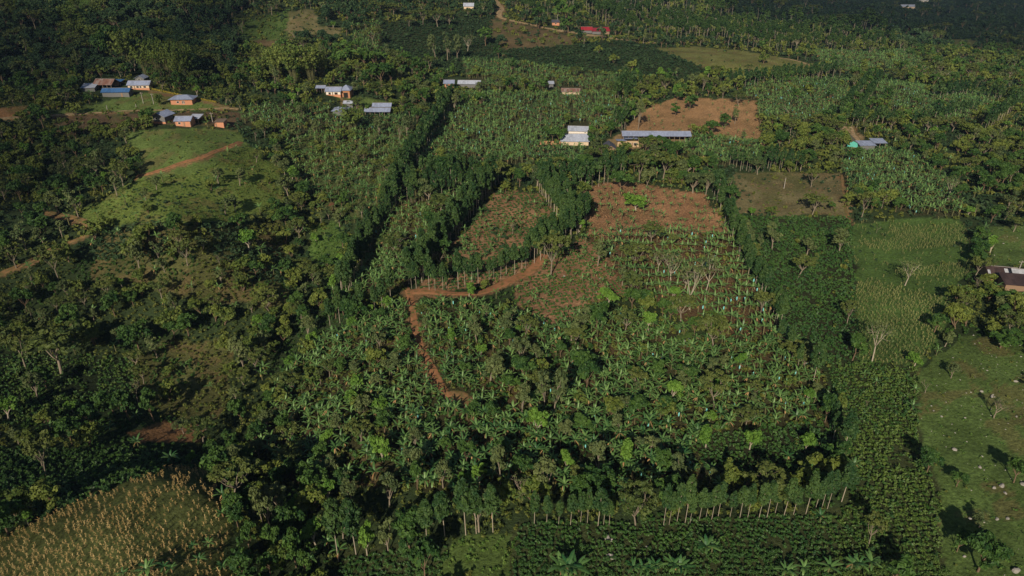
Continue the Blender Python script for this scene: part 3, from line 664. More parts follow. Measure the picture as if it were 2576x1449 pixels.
house('hut','small open hut at the right end of the teal shed yard','hut',2197,2226,373,5,2.6,.8,'roof_grey','wood_board','shed',open_front=True,posts=3,gap=2)
house('farm_house','grey-roofed farmhouse far off on the dark right hillside','house',2246,2286,76,10,3.2,2.4,'roof_grey','plaster_tan','gable',gap=5)
house('farm_house','pale-walled farmhouse near the top right of the far slope','house',2268,2303,22,14,4,3,'roof_pale','plaster_cream','gable',gap=5)
house('farm_house','tiny pale farmhouse at the very top of the far slope','house',2311,2335,5,12,4,3,'roof_pale','plaster_white','gable',gap=5)
house('rusty_shed','rusty shed with two pale roof sheets at the right edge','shed',2486,2552,708,6,2.4,1.2,'roof_patch','wood_board','gable',yaw=-12,gap=3)
house('white_roofed_shed','bright white-roofed shed at the right edge','shed',2551,2610,718,6,2.6,1.3,'roof_white','board_grey','gable',yaw=-12,gap=2)
house('rusty_shed','rust-brown roofed lean-to below the white-roofed shed','shed',2530,2600,733,5,2.0,1.2,'roof_patch','wood_board','shed',yaw=-12,gap=3)
# teal sign board on the farmhouse front, low yard wall, poles, hedge
for f0, f1, y0, y1 in ((.02,.10,.1,.5),(.55,.86,.15,.75)):
    o = [o for o in C.objects if o.name.startswith('rusty_shed')][0]; w = 66/scale_at(o.location); x0 = -w/2-.5
    q = Q(); za = lambda k: 2.4-.22+1.62*k+.10
    q.slab((x0+(w+1)*f0,-.55+3.55*y0,za(y0)),(x0+(w+1)*f1,-.55+3.55*y0,za(y0)),(x0+(w+1)*f1,-.55+3.55*y1,za(y1)),(x0+(w+1)*f0,-.55+3.55*y1,za(y1)),.03); part('roof_sheet',q,'roof_white',o)
def simple(name, label, cat, q, mat, loc, rot=0):
    V, F, _ = q.get(); o = bpy.data.objects.new(name, make_mesh(name,V,F,[mat])); o.location = loc; o.rotation_euler = (0,0,rot); C.objects.link(o); return tag(o,label,cat)
p = g1(1384,364); w = 50/scale_at(p); q = Q(); q.box(-w/2,w/2,0,.18,-.6,1.7); q.box(-w/2-.15,-w/2+.15,-.05,.24,-.6,2.0); q.box(w/2-.15,w/2+.15,-.05,.24,-.6,2.0); simple('yard_wall','low orange yard wall left of the wide grey farmhouse','wall',q,'plaster_salmon',tuple(p))
def pole(u, vb, vt, label, arm=True):
    p = g1(u,vb); h = h_for(p,vt); o = bpy.data.objects.new('utility_pole',None); o.location = tuple(p); C.objects.link(o); tag(o,label,'utility pole')
    q = Q(); q.tube([(0,0,-.5),(0,0,h)],[.17,.11],8); part('pole_shaft',q,'concrete',o)
    if arm:
        q = Q(); q.box(-.7,.7,.12,.22,h-.6,h-.48); part('crossarm',q,'wood_post',o)
        for x in (-.6,0.02,.6):
            q = Q(); q.tube([(x,.17,h-.48),(x,.17,h-.3)],[.05,.04],6); part('insulator',q,'white_frame',o)
pole(361,261,232,'leaning pale pole on the lawn, left of its twin'); pole(387,262,235,'pale pole on the lawn, right of its twin'); pole(535,307,283,'short pole behind the tiny orange hut'); pole(2559,690,656,'pole with a lamp arm beside the rusty right-edge sheds')
pole(1972,474,447,'lone bare post in the tilled field',False); pole(1402,62,36,'pole by the far ridge road under big trees')
for u, vb, vt in [(343,271,262),(270,276,264)]: pole(u,vb,vt,'thin fence pole on the lawn by the road near column %s' % ('the twin poles' if u > 300 else 'the blue-roofed shed'),False)
# ------------------------------------------------------------------ kinds of plants
wind = Kind('windbreak_tree','tree',[p_windbreak(100+i) for i in range(5)],[p_windbreak(110+i,16,12,.7) for i in range(2)])
def tall(seed, n=26, per=26, size=.6):
    d = p_windbreak(seed,n,per,size); out = {}
    for k, (V,F,T,m) in d.items():
        V = V.copy(); V[:,2] = np.where(V[:,2] > 0, 1-(1-V[:,2]/11)*.62, V[:,2]/11)*20 if k == 'crown' else V[:,2]/11*20
        V[:,:2] *= 1.5 if k == 'crown' else 1.1; out[k] = (V,F,T,m)
    return out
tallk = Kind('tall_tree','tree',[tall(120+i) for i in range(3)],[tall(125+i,12,10,1.0) for i in range(2)])
broad = Kind('broadleaf_tree','tree',[p_round(200+i) for i in range(5)],[p_round(210+i,n=18,per=12,size=.85) for i in range(3)])
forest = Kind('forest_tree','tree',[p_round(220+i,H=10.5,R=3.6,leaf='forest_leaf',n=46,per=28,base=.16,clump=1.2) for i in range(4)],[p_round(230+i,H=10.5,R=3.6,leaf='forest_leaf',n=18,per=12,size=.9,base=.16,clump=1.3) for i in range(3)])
bushy = Kind('bushy_tree','tree',[p_round(240+i,H=6.5,R=3.0,leaf='olive_leaf',n=40,per=26,size=.40,base=.12,clump=1.0,squash=.9) for i in range(5)],[p_round(250+i,H=6.5,R=3.0,leaf='olive_leaf',n=16,per=12,size=.75,base=.12,clump=1.1,squash=.9) for i in range(3)])
shade = Kind('umbrella_tree','tree',[p_umbrella(300+i) for i in range(5)],[p_umbrella(310+i,n=24,per=9,size=.75) for i in range(2)])
pale = Kind('sparse_tree','tree',[p_round(400+i,H=9,R=2.5,leaf='pale_leaf',bark='bark_grey',n=36,per=20,size=.36,base=.30,clump=.95,squash=1.15) for i in range(5)],[p_round(410+i,H=9,R=2.5,leaf='pale_leaf',bark='bark_grey',n=16,per=10,size=.6,base=.40,clump=1.0,squash=1.15) for i in range(2)])
palu = Kind('thin_umbrella_tree','tree',[p_umbrella(320+i,'pale_leaf','bark_pale',44,9,.30) for i in range(3)],[p_umbrella(325,'pale_leaf','bark_pale',24,6,.6)])
lime = Kind('lime_green_tree','tree',[p_round(500+i,H=6,R=2.3,leaf='lime_leaf',bark='bark_pale',n=30,per=32,size=.36,base=.28,clump=.85) for i in range(3)],[p_round(510,H=6,R=2.3,leaf='lime_leaf',n=14,per=12,size=.62,base=.28,clump=.95)])
bare = Kind('bare_tree','tree',[p_bare(600+i) for i in range(4)])
bamb = Kind('bamboo_clump','bamboo',[p_bamboo(700+i) for i in range(3)],[p_bamboo(710,18,12)])
rust = Kind('russet_tree','tree',[p_round(520+i,H=6,R=2.2,leaf='rust_leaf',n=20,per=24,size=.36,base=.3,clump=.8) for i in range(1)])
bana = Kind('banana_plant','banana plant',[p_banana(800),p_banana(801,False,1),p_banana(802,True,2),p_banana(803,True,1),p_banana(804,False,4),p_banana(805,False,0),p_banana(806,False,0,0,True),p_banana(807,False,1,0,True)],
     [p_banana(820,False,1,1),p_banana(821,False,0,1),p_banana(822,True,1,1),p_banana(823,False,3,1),p_banana(824,False,2,1),p_banana(825,False,0,1),p_banana(826,False,0,1,True),p_banana(827,False,0,1,True)])
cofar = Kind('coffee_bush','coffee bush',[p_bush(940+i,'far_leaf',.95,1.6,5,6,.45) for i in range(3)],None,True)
coff = Kind('coffee_bush','coffee bush',[p_bush(900+i,'coffee_leaf' if i < 4 else 'coffee_light_leaf',.95,1.6,11,16,.20) for i in range(8)],[p_bush(910+i,'coffee_leaf' if i < 4 else 'coffee_light_leaf',.95,1.6,5,6,.42) for i in range(8)],True)
mdry = Kind('maize_plant','maize plant',[p_maize(950+i,'maize_dry_leaf',1.9,10,.075) for i in range(4)],[p_maize(955+i,'maize_dry_leaf',1.9,9,.085) for i in range(2)],True)
rock = Kind('boulder','boulder',[p_rock(980+i) for i in range(5)],None,True)
LOOK = {id(wind):'dark windbreak tree',id(tallk):'tall slim tree',id(broad):'dense rounded tree',id(forest):'deep green tree',id(bushy):'olive bushy tree',id(shade):'olive flat-topped tree',id(pale):'grey-green sparse tree',id(palu):'thin wide-crowned tree',id(lime):'lime green tree',id(bare):'leafless grey tree',id(bamb):'feathery bamboo clump',id(rust):'small russet-leaved tree'}
NOMH = {id(wind):(11,4.5),id(tallk):(20,5.4),id(broad):(9,7.4),id(forest):(10.5,7.8),id(bushy):(6.5,6.4),id(shade):(9,9.4),id(pale):(9,5.6),id(palu):(9,9.4),id(lime):(6,5.2),id(bare):(8,5),id(bamb):(11,9),id(rust):(6,5)}
TREES = []                       # x, y, radius, for spacing
def tree(k, u, vb, vt, w=None, place=None):
    p = g1(u,vb); h = h_for(p,vt); H, Wd = NOMH[id(k)]; sz = h/H
    sx = (w/scale_at(p))/Wd if w else sz*rng.uniform(.9,1.1)
    k.add(p, sx, sz, None, None, None, place); TREES.append((p[0],p[1],Wd*sx*.5))
def batch(k, s):
    for it in s.split(';'):
        a = [float(x) for x in it.split(',')]; tree(k,*a)
batch(broad,'110,322,263,46;290,152,60,60;258,162,85,50;1222,116,72,40;870,174,120,60;960,218,153,60;916,172,125,36;915,222,180,36;1069,267,225,50;926,280,260,20;1425,66,-6,60;1350,64,20,44;1430,80,45,34;1735,279,236,38;1703,256,225,28;1698,293,262,28;1823,324,285,30;1790,342,303,44;860,522,485,35;753,586,545,40;862,622,585,40;1120,452,395,70;826,680,645,44;1558,490,430,56;2090,532,507,20;118,979,928,50;350,880,818,65;475,846,790,55;610,1066,1000,50;858,940,903,40;1187,1058,1012,40;1170,951,912,36;968,1092,1035,52;1240,1062,1010,40;1500,836,760,50;1475,986,905,55;1723,971,918,52;1605,1051,1000,62;1590,961,925,40;2075,1062,990,45;2350,836,790,50;733,1206,1155,46;783,1229,1165,42;735,1343,1275,66;1069,1458,1358,76;745,1427,1335,52;769,1452,1388,40;1672,1196,1137,57;2330,1192,1130,50;2460,1438,1350,96;2407,1388,1340,42;290,796,735,50;1742,446,392,45;1050,1235,1165,46;1172,1171,1108,50;2240,1470,1405,76;324,1059,980,60;388,1059,985,52;680,1442,1390,50;640,1290,1225,50;700,1240,1180,46;2515,876,835,76;2530,773,733,60;620,1200,1130,52;650,1120,1060,44;590,1150,1090,40;720,1100,1040,40;690,1390,1320,48;630,1390,1320,46;600,1330,1270,44')
batch(shade,'611,83,43,36;1064,63,22,42;1101,68,25,44;1131,68,30,34;1009,189,140,42;1674,231,194,40;1635,229,199,40;1768,227,194,46;1798,224,200,34;2000,123,80,52;2184,142,102,40;2255,211,173,62;2434,196,160,46;2065,332,290,52;2330,333,297,52;2395,331,297,56;472,668,605,54;148,703,622,62;42,675,620,56;982,447,395,72;1256,463,400,56;1110,538,494,72;1608,461,388,50;1668,450,382,72;1386,691,592,78;1638,618,562,58;1692,625,589,32;1598,681,622,72;1885,668,615,52;2043,540,487,62;2040,471,424,44;2167,548,485,44;2007,698,645,62;155,940,832,155;65,926,825,90;362,966,917,46;1796,877,805,78;1798,1026,940,72;1990,906,860,82;2422,788,745,40;115,1196,1106,74;1600,1323,1222,104;1455,1226,1180,50;2130,816,762,46;1910,798,730,56;775,708,660,52;1858,267,228,34;790,716,668,46;2184,1374,1297,52;2540,840,790,60;2450,700,650,50')
batch(pale,'476,216,170,16;201,185,125,24;70,141,90,26;24,114,75,22;1096,152,80,32;1126,151,80,28;1150,153,80,30;694,218,160,26;1144,284,225,30;766,302,260,30;751,349,305,32;791,341,295,28;1024,341,280,36;954,343,290,34;1738,227,180,24;1605,326,250,26;1848,312,265,20;247,453,378,44;295,493,440,34;394,478,440,30;367,505,470,24;198,548,470,40;150,538,480,46;66,628,560,46;110,615,565,34;352,681,600,42;401,656,605,36;592,533,490,34;567,541,495,34;550,461,420,36;604,458,420,28;512,631,590,36;558,711,675,34;725,493,440,44;708,433,385,34;855,571,525,36;1078,513,445,56;1352,473,403,66;1705,451,395,44;1743,485,430,56;1775,491,432,36;1626,476,415,34;1504,669,602,42;1565,721,668,36;2110,636,566,52;1942,628,560,44;396,901,842,38;617,941,838,52;451,801,728,30;667,886,825,42;986,947,885,56;956,881,820,38;916,1051,990,42;859,1091,1030,46;1234,958,885,70;1200,863,795,44;1281,854,782,56;1463,836,770,46;1313,916,840,52;1393,1046,915,52;1369,1028,930,46;1313,1048,965,46;2392,951,910,32;655,1158,1100,40;884,1265,1195,46;980,1274,1195,54;843,1201,1145,40;1047,1210,1130,50;1115,1227,1155,46;1260,1225,1120,52;680,1326,1245,46;660,1316,1210,40;1370,1252,1155,66;1505,1201,1112,54;977,1388,1310,52;2463,1326,1293,44;463,1091,1050,42;1205,1338,1240,72;776,851,797,44;2112,1166,1108,32;1905,439,397,34;2030,640,600,40;1560,1100,1040,40;1420,1110,1050,40;1790,960,900,40')
batch(palu,'1176,132,85,34;2358,214,176,62;1687,717,636,64;1735,779,664,66;1773,743,640,62;1654,691,632,44;2276,718,655,64;2194,909,808,74;1720,735,668,50;2384,501,443,46')
batch(lime,'838,71,54,14;866,119,97,18;824,193,173,16;1600,529,487,60;1730,440,402,54;1458,583,550,30;628,633,569,50;22,1056,1004,56;185,1038,1006,35;976,781,744,30;931,797,768,28;787,863,834,30;731,929,894,32;900,986,938,40;958,1042,994,42;1210,896,864,32;1630,831,779,41;1688,1016,957,50;1863,926,892,36;1348,1094,1034,56;2030,1011,974,32;829,1264,1214,52;965,1162,1094,50;830,1122,1084,38;1206,1219,1174,42;924,1396,1314,46;1579,1171,1111,50;1424,1188,1131,36;1318,1241,1211,33;1775,1126,1077,50;1885,1133,1079,48;2025,1137,1089,42;483,1165,1137,30;2180,500,470,22;1180,745,715,40;1690,760,720,40;1530,765,725,52;2300,920,890,40')
batch(bare,'1360,317,285,18;1414,261,236,16;1982,294,255,22;322,428,399,22;555,671,640,22;388,685,650,18;754,616,592,16;1006,363,315,20;2500,1053,1008,52;2327,989,955,24;2204,586,562,10;1290,590,560,20;2178,1026,1005,12')
batch(bamb,'430,197,100,60;470,207,108,54;400,192,95,60;370,192,108,54;455,212,140,44;320,168,75,60;700,206,120,60;740,212,110,66;785,207,116,60;812,196,125,44;690,175,120,50;660,200,140,50;890,332,264,70;340,130,70,44;250,120,60,50;180,70,10,50;150,40,-20,50;200,100,45,44;720,160,110,50')
batch(rust,'837,527,507,20;1062,600,585,12')
def row(pts, sp, h, lines=1, gap=2.6, jit=.45, place='', hv=.17, k=wind):
    w = ground([a for a,_ in pts],[b for _,b in pts])[:,:2]; ln = smooth_line(w,.25)
    d = np.r_[0,np.cumsum(np.linalg.norm(np.diff(ln,axis=0),axis=1))]; t = np.gradient(ln,axis=0); t /= np.linalg.norm(t,axis=1)[:,None]+1e-9
    for j in range(lines):
        s = rng.uniform(0,sp)
        while s < d[-1]:
            i = np.searchsorted(d,s); i = min(i,len(ln)-1); o = (j-(lines-1)/2)*gap
            x = ln[i,0]-t[i,1]*o+rng.normal(0,jit); y = ln[i,1]+t[i,0]*o+rng.normal(0,jit); hh = h*rng.normal(1,hv); H, Wd = NOMH[id(k)]
            k.add((x,y,float(height(np.array([x]),np.array([y]))[0])),hh/H*rng.uniform(.66,.92),hh/H,None,None,None,place); TREES.append((x,y,1.5)); s += sp*rng.uniform(.75,1.3)
row([(866,748),(890,695),(930,618),(960,568),(985,520)],2.1,9.5,2,2.4,place='in the left diagonal windbreak')
row([(985,515),(1020,440),(1050,395),(1085,345),(1110,300),(1135,258)],3.0,10,2,3,place='in the windbreak beside the upper banana field')
row([(1042,718),(1080,660),(1125,612),(1160,570),(1195,525),(1228,480),(1248,445)],2.1,10,2,2.6,place='in the windbreak on the triangular plot')
row([(1030,728),(1100,730),(1165,722),(1215,712),(1265,700),(1310,682),(1345,660)],2.4,9.5,1,place='in the windbreak above the orange track')
row([(1345,655),(1385,625),(1425,600),(1450,575),(1470,560)],2.2,10,2,3,place='in the windbreak between triangle and orange field')
row([(1362,470),(1385,500),(1405,535),(1430,565),(1450,580)],2.2,10.5,2,3.4,place='in the curved windbreak right of the triangle')
row([(1405,462),(1440,476),(1480,470),(1530,456),(1570,448)],2.6,10,2,4,place='in the windbreak on top of the orange field')
row([(1785,470),(1808,515),(1832,575),(1855,630),(1875,680),(1895,720),(1925,770),(1965,845)],2.8,9.5,1,place='in the windbreak right of the orange field')
row([(1840,418),(1880,432),(1930,428),(1975,425),(2010,430)],3,8,2,2.5,place='above the brown tilled field')
row([(1000,520),(1060,470),(1120,450),(1200,440)],3.2,9,3,5,.9,place='in the block above the middle banana plot')
row([(1070,520),(1120,490),(1200,470)],3.2,9,2,4,.9,place='in the block above the middle banana plot')
row([(2115,300),(2140,262),(2165,235),(2185,212)],2.8,9.5,1,place='in the left line of the upright double row')
row([(2150,312),(2175,268),(2195,235),(2210,212)],2.8,9.5,1,place='in the right line of the upright double row')
row([(2080,305),(2120,318),(2180,322),(2250,318)],3,10,1,place='in the line above the teal shed yard')
row([(2290,330),(2380,305),(2450,290)],5,9.5,1,place='along the lower edge of the right banana patch')
row([(2350,255),(2420,245),(2500,255),(2560,268)],3.4,9.5,2,4,.8,place='in the dark belt at the upper right edge')
row([(2480,330),(2520,300),(2560,275)],3,9.5,1,place='in the slanting belt at the right edge')
row([(1812,216),(1850,216),(1900,214),(1950,213),(2000,205),(2060,196),(2100,190)],3,9,2,5,.9,place='in the belt below the far hillock')
row([(1560,262),(1575,240),(1590,225)],2.6,11,2,5,1,place='in the dark clump left of the stubble field')
row([(1545,322),(1560,330),(1575,318)],2.2,10,1,place='beside the end of the long grey shed')
row([(815,822),(840,818),(870,812),(905,800),(950,785),(990,765)],2.6,8.5,1,.3,place='in the line left of the clay track')
row([(2044,962),(2052,980)],2.2,11,1,place='at the corner of the grove and coffee strip')
row([(1960,850),(1985,900),(2010,940)],4.5,8,1,place='along the right edge of the banana grove')
row([(2090,1070),(2100,1110),(2118,1150)],4,9,1,place='along the right edge of the banana grove')
row([(820,1425),(860,1410),(900,1402)],2.6,11,1,place='in the bottom windbreak, left stretch')
row([(1050,1365),(1100,1362),(1145,1354),(1200,1345),(1280,1336)],3.0,10.5,1,place='in the bottom windbreak, left stretch')
for s in ['1344,1320,1240,34;1375,1320,1250,30;1405,1322,1262,26;1435,1320,1245,34;1460,1320,1240,28;1477,1320,1228,26;1504,1324,1228,42;1518,1324,1250,28;1532,1324,1262,26']:
    for it in s.split(';'): tree(wind,*[float(x) for x in it.split(',')],place='in the bottom windbreak, middle stretch')
for it in '1669,1323,1222,32;1683,1320,1240,24;1702,1319,1216,32;1723,1318,1200,36;1735,1319,1250,24;1759,1309,1232,30;1775,1306,1240,26;1790,1308,1225,32;1805,1307,1219,34;1835,1306,1238,24;1860,1308,1228,34;1880,1306,1222,30;1908,1307,1216,34;1929,1303,1214,32;1950,1290,1226,26;1972,1297,1204,38;1996,1294,1230,30;2027,1293,1195,38;2050,1285,1213,30;2066,1282,1190,30;2081,1280,1187,30;2117,1262,1170,50'.split(';'):
    tree(wind,*[float(x) for x in it.split(',')],place='in the bottom windbreak, right stretch')
for it in '1474,46,-22;1481,44,-10;1488,48,-14;1499,48,-2;1506,47,4;1515,57,2;1523,65,2;1530,50,-4;1541,63,10;1556,34,-14;1563,33,-16;1570,34,-12;1578,33,-8;1600,60,5;1625,62,0;1657,94,40;1663,88,34;1680,78,24;1703,107,45;1711,106,50;1717,98,42;1733,105,48;1740,97,36;1750,103,44;1757,100,40;1830,118,60;1841,112,62;1815,98,50;1893,129,72;1900,128,78;1880,120,66;1861,118,66;1925,134,88;1950,136,92;1780,92,40;2014,112,66;2080,118,38;2142,94,40;2152,95,44;2160,95,30;2166,95,22;2172,95,20;2178,95,24;2184,94,30;2194,94,46;2208,97,50;2236,69,30;2292,131,100;1310,32,-10;1290,28,-12;1330,36,-6;782,24,-14;950,12,-24;610,22,-18;1010,14,-20;1030,16,-22;1055,14,-18;628,16,-24;632,20,-24;2005,80,34;2042,96,40;2100,100,52'.split(';'):
    tree(tallk,*[float(x) for x in it.split(',')],place='on the far ridge' if float(it.split(',')[0]) < 1980 else 'on the far right slope')
# ------------------------------------------------------------------ scattering by land use
def lattice(sx, sy, y0, y1, jit=.35, ang=0.0, amax=1.02):
    big = amax*(2.2 if ang else 1)
    xs = np.arange(-big*y1-5, big*y1+5, sx); ys = np.arange(y0 if not ang else -y1, y1 if not ang else y1*1.6, sy)
    X, Y = np.meshgrid(xs, ys); X = X.ravel(); Y = Y.ravel()
    if not ang: k = np.abs(X) < amax*Y+8; X, Y = X[k], Y[k]
    if ang:
        Xr = X*math.cos(ang)-Y*math.sin(ang); Yr = X*math.sin(ang)+Y*math.cos(ang); X, Y = Xr, Yr
    jx, jy = jit if isinstance(jit,tuple) else (jit,jit)
    X = X+rng.uniform(-jx,jx,len(X))*sx; Y = Y+rng.uniform(-jy,jy,len(X))*sy
    k = (np.abs(X) < amax*np.maximum(Y,1)+8) & (Y > y0*.9) & (Y < y1*1.02); X, Y = X[k], Y[k]
    Z = height(X,Y); u, v, _ = project(X,Y,Z)
    k = (u > -120) & (u < 2700) & (v > -60) & (v < 1560); X, Y, Z, u, v = X[k], Y[k], Z[k], u[k], v[k]
    g = ground(u, v); vis = np.abs(g[:,1]-Y) < 14+.06*Y           # leave out what a rise hides completely
    k = vis; return X[k], Y[k], Z[k], u[k], v[k]
def clear_of(u, v, hpx, base):
    ok = np.ones(len(u), bool)
    for a, b, top, bot, vb in BUILT:
        if base: ok &= ~((u > a) & (u < b) & (v > top) & (v < vb+3))
        else: ok &= ~((u > a) & (u < b) & (v > top) & (v < np.maximum(bot, np.minimum(vb+hpx*.6, bot+14))))
    return ok
def probs(z, d):
    t = np.zeros(len(ZN))
    for k, p in d.items(): t[ZI[k]] = p
    return t[z]
def away(X, Y, f=1.0, pad=.0):
    ok = np.ones(len(X), bool); A = np.array(TREES)
    for s in range(0, len(X), 4000):
        q = slice(s,s+4000); d2 = (X[q,None]-A[None,:,0])**2+(Y[q,None]-A[None,:,1])**2
        ok[q] = (d2 > (A[None,:,2]*f+pad)**2).all(1)
    return ok
# scattered trees
TP = dict(wood=.58,forest=.9,grove=.24,slope=.16,scrub=.15,brush=.035,far=.07,ridge=.62,coffee_far=.05,coffee_mid=.012,banana_far=.10,banana=.035,banana_mid=.05,coffee_dark=.03,bright=.25,weeds=.04,hillock=.01,pasture=.035,lawn=.03)
for y0, y1, sp, sc in [(70,200,4.6,.8),(200,420,5.2,.85),(420,760,7.2,1.05),(760,1900,14,1.7)]:
    X, Y, Z, u, v = lattice(sp,sp,y0,y1,.42); z = zone_uv(u,v)
    k = (rng.random(len(X)) < probs(z,TP)*np.where(vnoise(X/22,Y/22,61) > .42,1.25,.55)) & clear_of(u,v,9*F_PX/np.maximum(Y,1)*.9,False) & away(X,Y,.75,.8)
    hp = 7.5*F_PX/np.maximum(Y,1)*.85*sc; rd = np.zeros(len(X),bool)
    for f in (.2,.5,.8): rd |= np.isin(zone_uv(u,v-f*hp),[ZI['road']])
    k &= ~(rd & (rng.random(len(X)) < .88))
    for i in np.nonzero(k)[0]:
        zn = ZN[z[i]]; r = rng.random(); left = u[i] < 760
        n_ = vnoise(np.array([X[i]/60]),np.array([Y[i]/60]),77)[0]
        if zn == 'ridge': kd = tallk if r < .7 else forest if r < .85 else bushy
        elif zn in ('forest','far') or (zn == 'wood' and v[i] < 130): kd = forest if r < .72 else bamb if (r < .8 and zn == 'forest') else shade if r < .9 else pale
        elif zn == 'grove': kd = pale if r < .34 else bushy if r < .52 else broad if r < .74 else lime if r < .86 else shade
        elif zn == 'bright': kd = bamb if (r < .6 and v[i] < 300) else lime
        elif zn in ('pasture','coffee_mid'): kd = shade if r < .5 else broad if r < .75 else pale
        elif zn in ('brush','slope','lawn'): kd = pale if r < .32 else bushy if r < .82 else bare if r < .88 else shade
        elif zn == 'scrub': kd = bushy if r < .62 else broad if r < .8 else pale if r < .93 else shade
        else: kd = broad if r < .36+.5*(n_-.5) else bushy if r < .70 else shade if r < .80 else pale if r < .93 else lime if r < .97 else bare
        s = float(rng.uniform(.62,1.2))*sc*(1.15 if kd is bushy else .68 if zn == 'ridge' and kd is tallk else .5 if zn == 'ridge' else 1)*(1.12 if zn == 'forest' else .82 if zn in ('grove','brush','slope','pasture','lawn','bright') else .95)
        if kd is lime: s *= 1.05
        if kd is bamb: s *= .8
        kd.add((X[i],Y[i],Z[i]),s*rng.uniform(.85,1.15),s)
# bananas
def look_of(var): return {0:'tall green banana plant',1:'green banana plant',2:'blue-bagged banana plant',3:'pale-bagged banana plant',4:'brown-leaved banana plant',5:'clean bright banana plant',6:'small young banana plant',7:'short young banana plant'}[var]
BV = [0,1,2,3,4,5,0,1,4,5,0,1]
BP = dict(banana=.93,grove=.74,banana_mid=.82,banana_far=.85,slope=.52,wood=.045,forest=.02,coffee_dark=.012,scrub=.04,seedlings=.22,fallow=.02,coffee=.004,brush=.025)
for y0, y1, sp in [(70,210,2.15),(210,520,2.4),(520,900,3.4)]:
    X, Y, Z, u, v = lattice(sp,sp,y0,y1,.4); z = zone_uv(u,v)
    k = (rng.random(len(X)) < probs(z,BP)*np.where(vnoise(X/9,Y/9,63) > .3,1,.55)) & clear_of(u,v,2.6*F_PX/np.maximum(Y,1),False) & away(X,Y,.25,.2)
    for i in np.nonzero(k)[0]:
        zn = ZN[z[i]]; var = (6 if rng.random() < .5 else 7) if zn == 'seedlings' else BV[rng.integers(len(BV))]
        if zn not in ('banana','grove','banana_mid') and var in (2,3): var = 0
        s = float(rng.uniform(.74,1.08))*(1.0 if y0 < 210 else 1.1 if y0 < 500 else 1.3); bana.add((X[i],Y[i],Z[i]),s,s,var,look_of(var))
X, Y, Z, u, v = lattice(1.9,5.6,100,330,(.2,.05)); z = zone_uv(u,v); k = (z == ZI['banana_rows']) & (rng.random(len(X)) < .9) & away(X,Y,.12,.2)
for i in np.nonzero(k)[0]:
    var = [2,3,0,1,5,4,1][rng.integers(7)]; s = float(rng.uniform(.95,1.2)); bana.add((X[i],Y[i],Z[i]),s*1.1,s*.95,var,look_of(var),rng.uniform(-.6,.6))
X, Y, Z, u, v = lattice(3.0,6.2,180,400,(.18,.07)); z = zone_uv(u,v); k = (z == ZI['orange']) & (rng.random(len(X)) < .82) & away(X,Y,.3,.3)
for i in np.nonzero(k)[0]:
    var = int(rng.choice([6,7,6,0])); s = float(rng.uniform(.8,1.15)); bana.add((X[i],Y[i],Z[i]),s,s,var,look_of(var))
X, Y, Z, u, v = lattice(7,7,250,500,.4); z = zone_uv(u,v); k = (z == ZI['stubble']) & (rng.random(len(X)) < .55)
for i in np.nonzero(k)[0]: bana.add((X[i],Y[i],Z[i]),.8,.75,int(rng.choice([6,7])),look_of(6))
for u, vb, vt in [(1412,1446,1400),(1428,1449,1394),(1446,1447,1402),(1590,1438,1410),(1612,1440,1412),(1648,1438,1408),(1632,1442,1412),(1692,1440,1404),(1708,1443,1406),(1722,1440,1410),(1778,1395,1352),(1790,1392,1362),(1972,1448,1416),(1990,1447,1424),(2020,1441,1414),(2082,1441,1405),(2140,1434,1402),(2158,1431,1400),(2185,1429,1395),(382,1443,1412),(372,1447,1418),(417,1438,1415),(433,1440,1420),(505,1416,1393),(565,1433,1408),(528,1376,1356),(490,1380,1362),(590,1310,1285),(560,1300,1280),(310,1449,1430),(20,1310,1292),(2170,950,932),(2203,970,950),(2290,1032,1005),(2300,990,968),(2060,1120,1100),(1980,1160,1135)]:
    p = g1(u,vb); s = min(1.35,h_for(p,vt)/3.4); bana.add(p,s*1.12,s*.85,[0,1,5,5][rng.integers(4)],None); bana.items[-1][7] = look_of(bana.items[-1][6])
# coffee in rows
X, Y, Z, u, v = lattice(1.8,1.9,90,240,.4); z = zone_uv(u,v); k = (z == ZI['grove']) & (rng.random(len(X)) < .38)
for i in np.nonzero(k)[0]: s = float(rng.uniform(.7,1.2)); coff.add((X[i],Y[i],Z[i]),s,s*.95,int(rng.integers(4)),'dark coffee bush')
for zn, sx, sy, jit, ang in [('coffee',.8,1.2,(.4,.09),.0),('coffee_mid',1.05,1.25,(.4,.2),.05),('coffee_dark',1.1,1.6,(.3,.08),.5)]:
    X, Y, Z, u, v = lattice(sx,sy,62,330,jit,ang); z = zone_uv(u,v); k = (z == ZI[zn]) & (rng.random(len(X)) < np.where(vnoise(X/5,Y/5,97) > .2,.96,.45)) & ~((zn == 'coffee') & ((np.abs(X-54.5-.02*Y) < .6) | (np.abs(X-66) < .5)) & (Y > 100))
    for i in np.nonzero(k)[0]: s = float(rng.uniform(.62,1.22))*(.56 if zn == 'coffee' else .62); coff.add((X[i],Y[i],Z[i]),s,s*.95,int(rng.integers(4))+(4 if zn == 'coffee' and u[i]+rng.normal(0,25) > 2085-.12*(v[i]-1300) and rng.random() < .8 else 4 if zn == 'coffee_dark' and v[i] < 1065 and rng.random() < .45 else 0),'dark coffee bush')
X, Y, Z, u, v = lattice(3.0,3.2,240,950,.3); z = zone_uv(u,v); k = rng.random(len(X)) < probs(z,dict(coffee_far=.95,forest=.3,far=.25))
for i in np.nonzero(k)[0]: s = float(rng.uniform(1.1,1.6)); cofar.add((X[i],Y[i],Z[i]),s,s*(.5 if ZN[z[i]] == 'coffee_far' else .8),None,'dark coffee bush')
X, Y, Z, u, v = lattice(6.5,7.5,600,1900,.3); z = zone_uv(u,v); k = rng.random(len(X)) < probs(z,dict(far=.95,wood=.2))
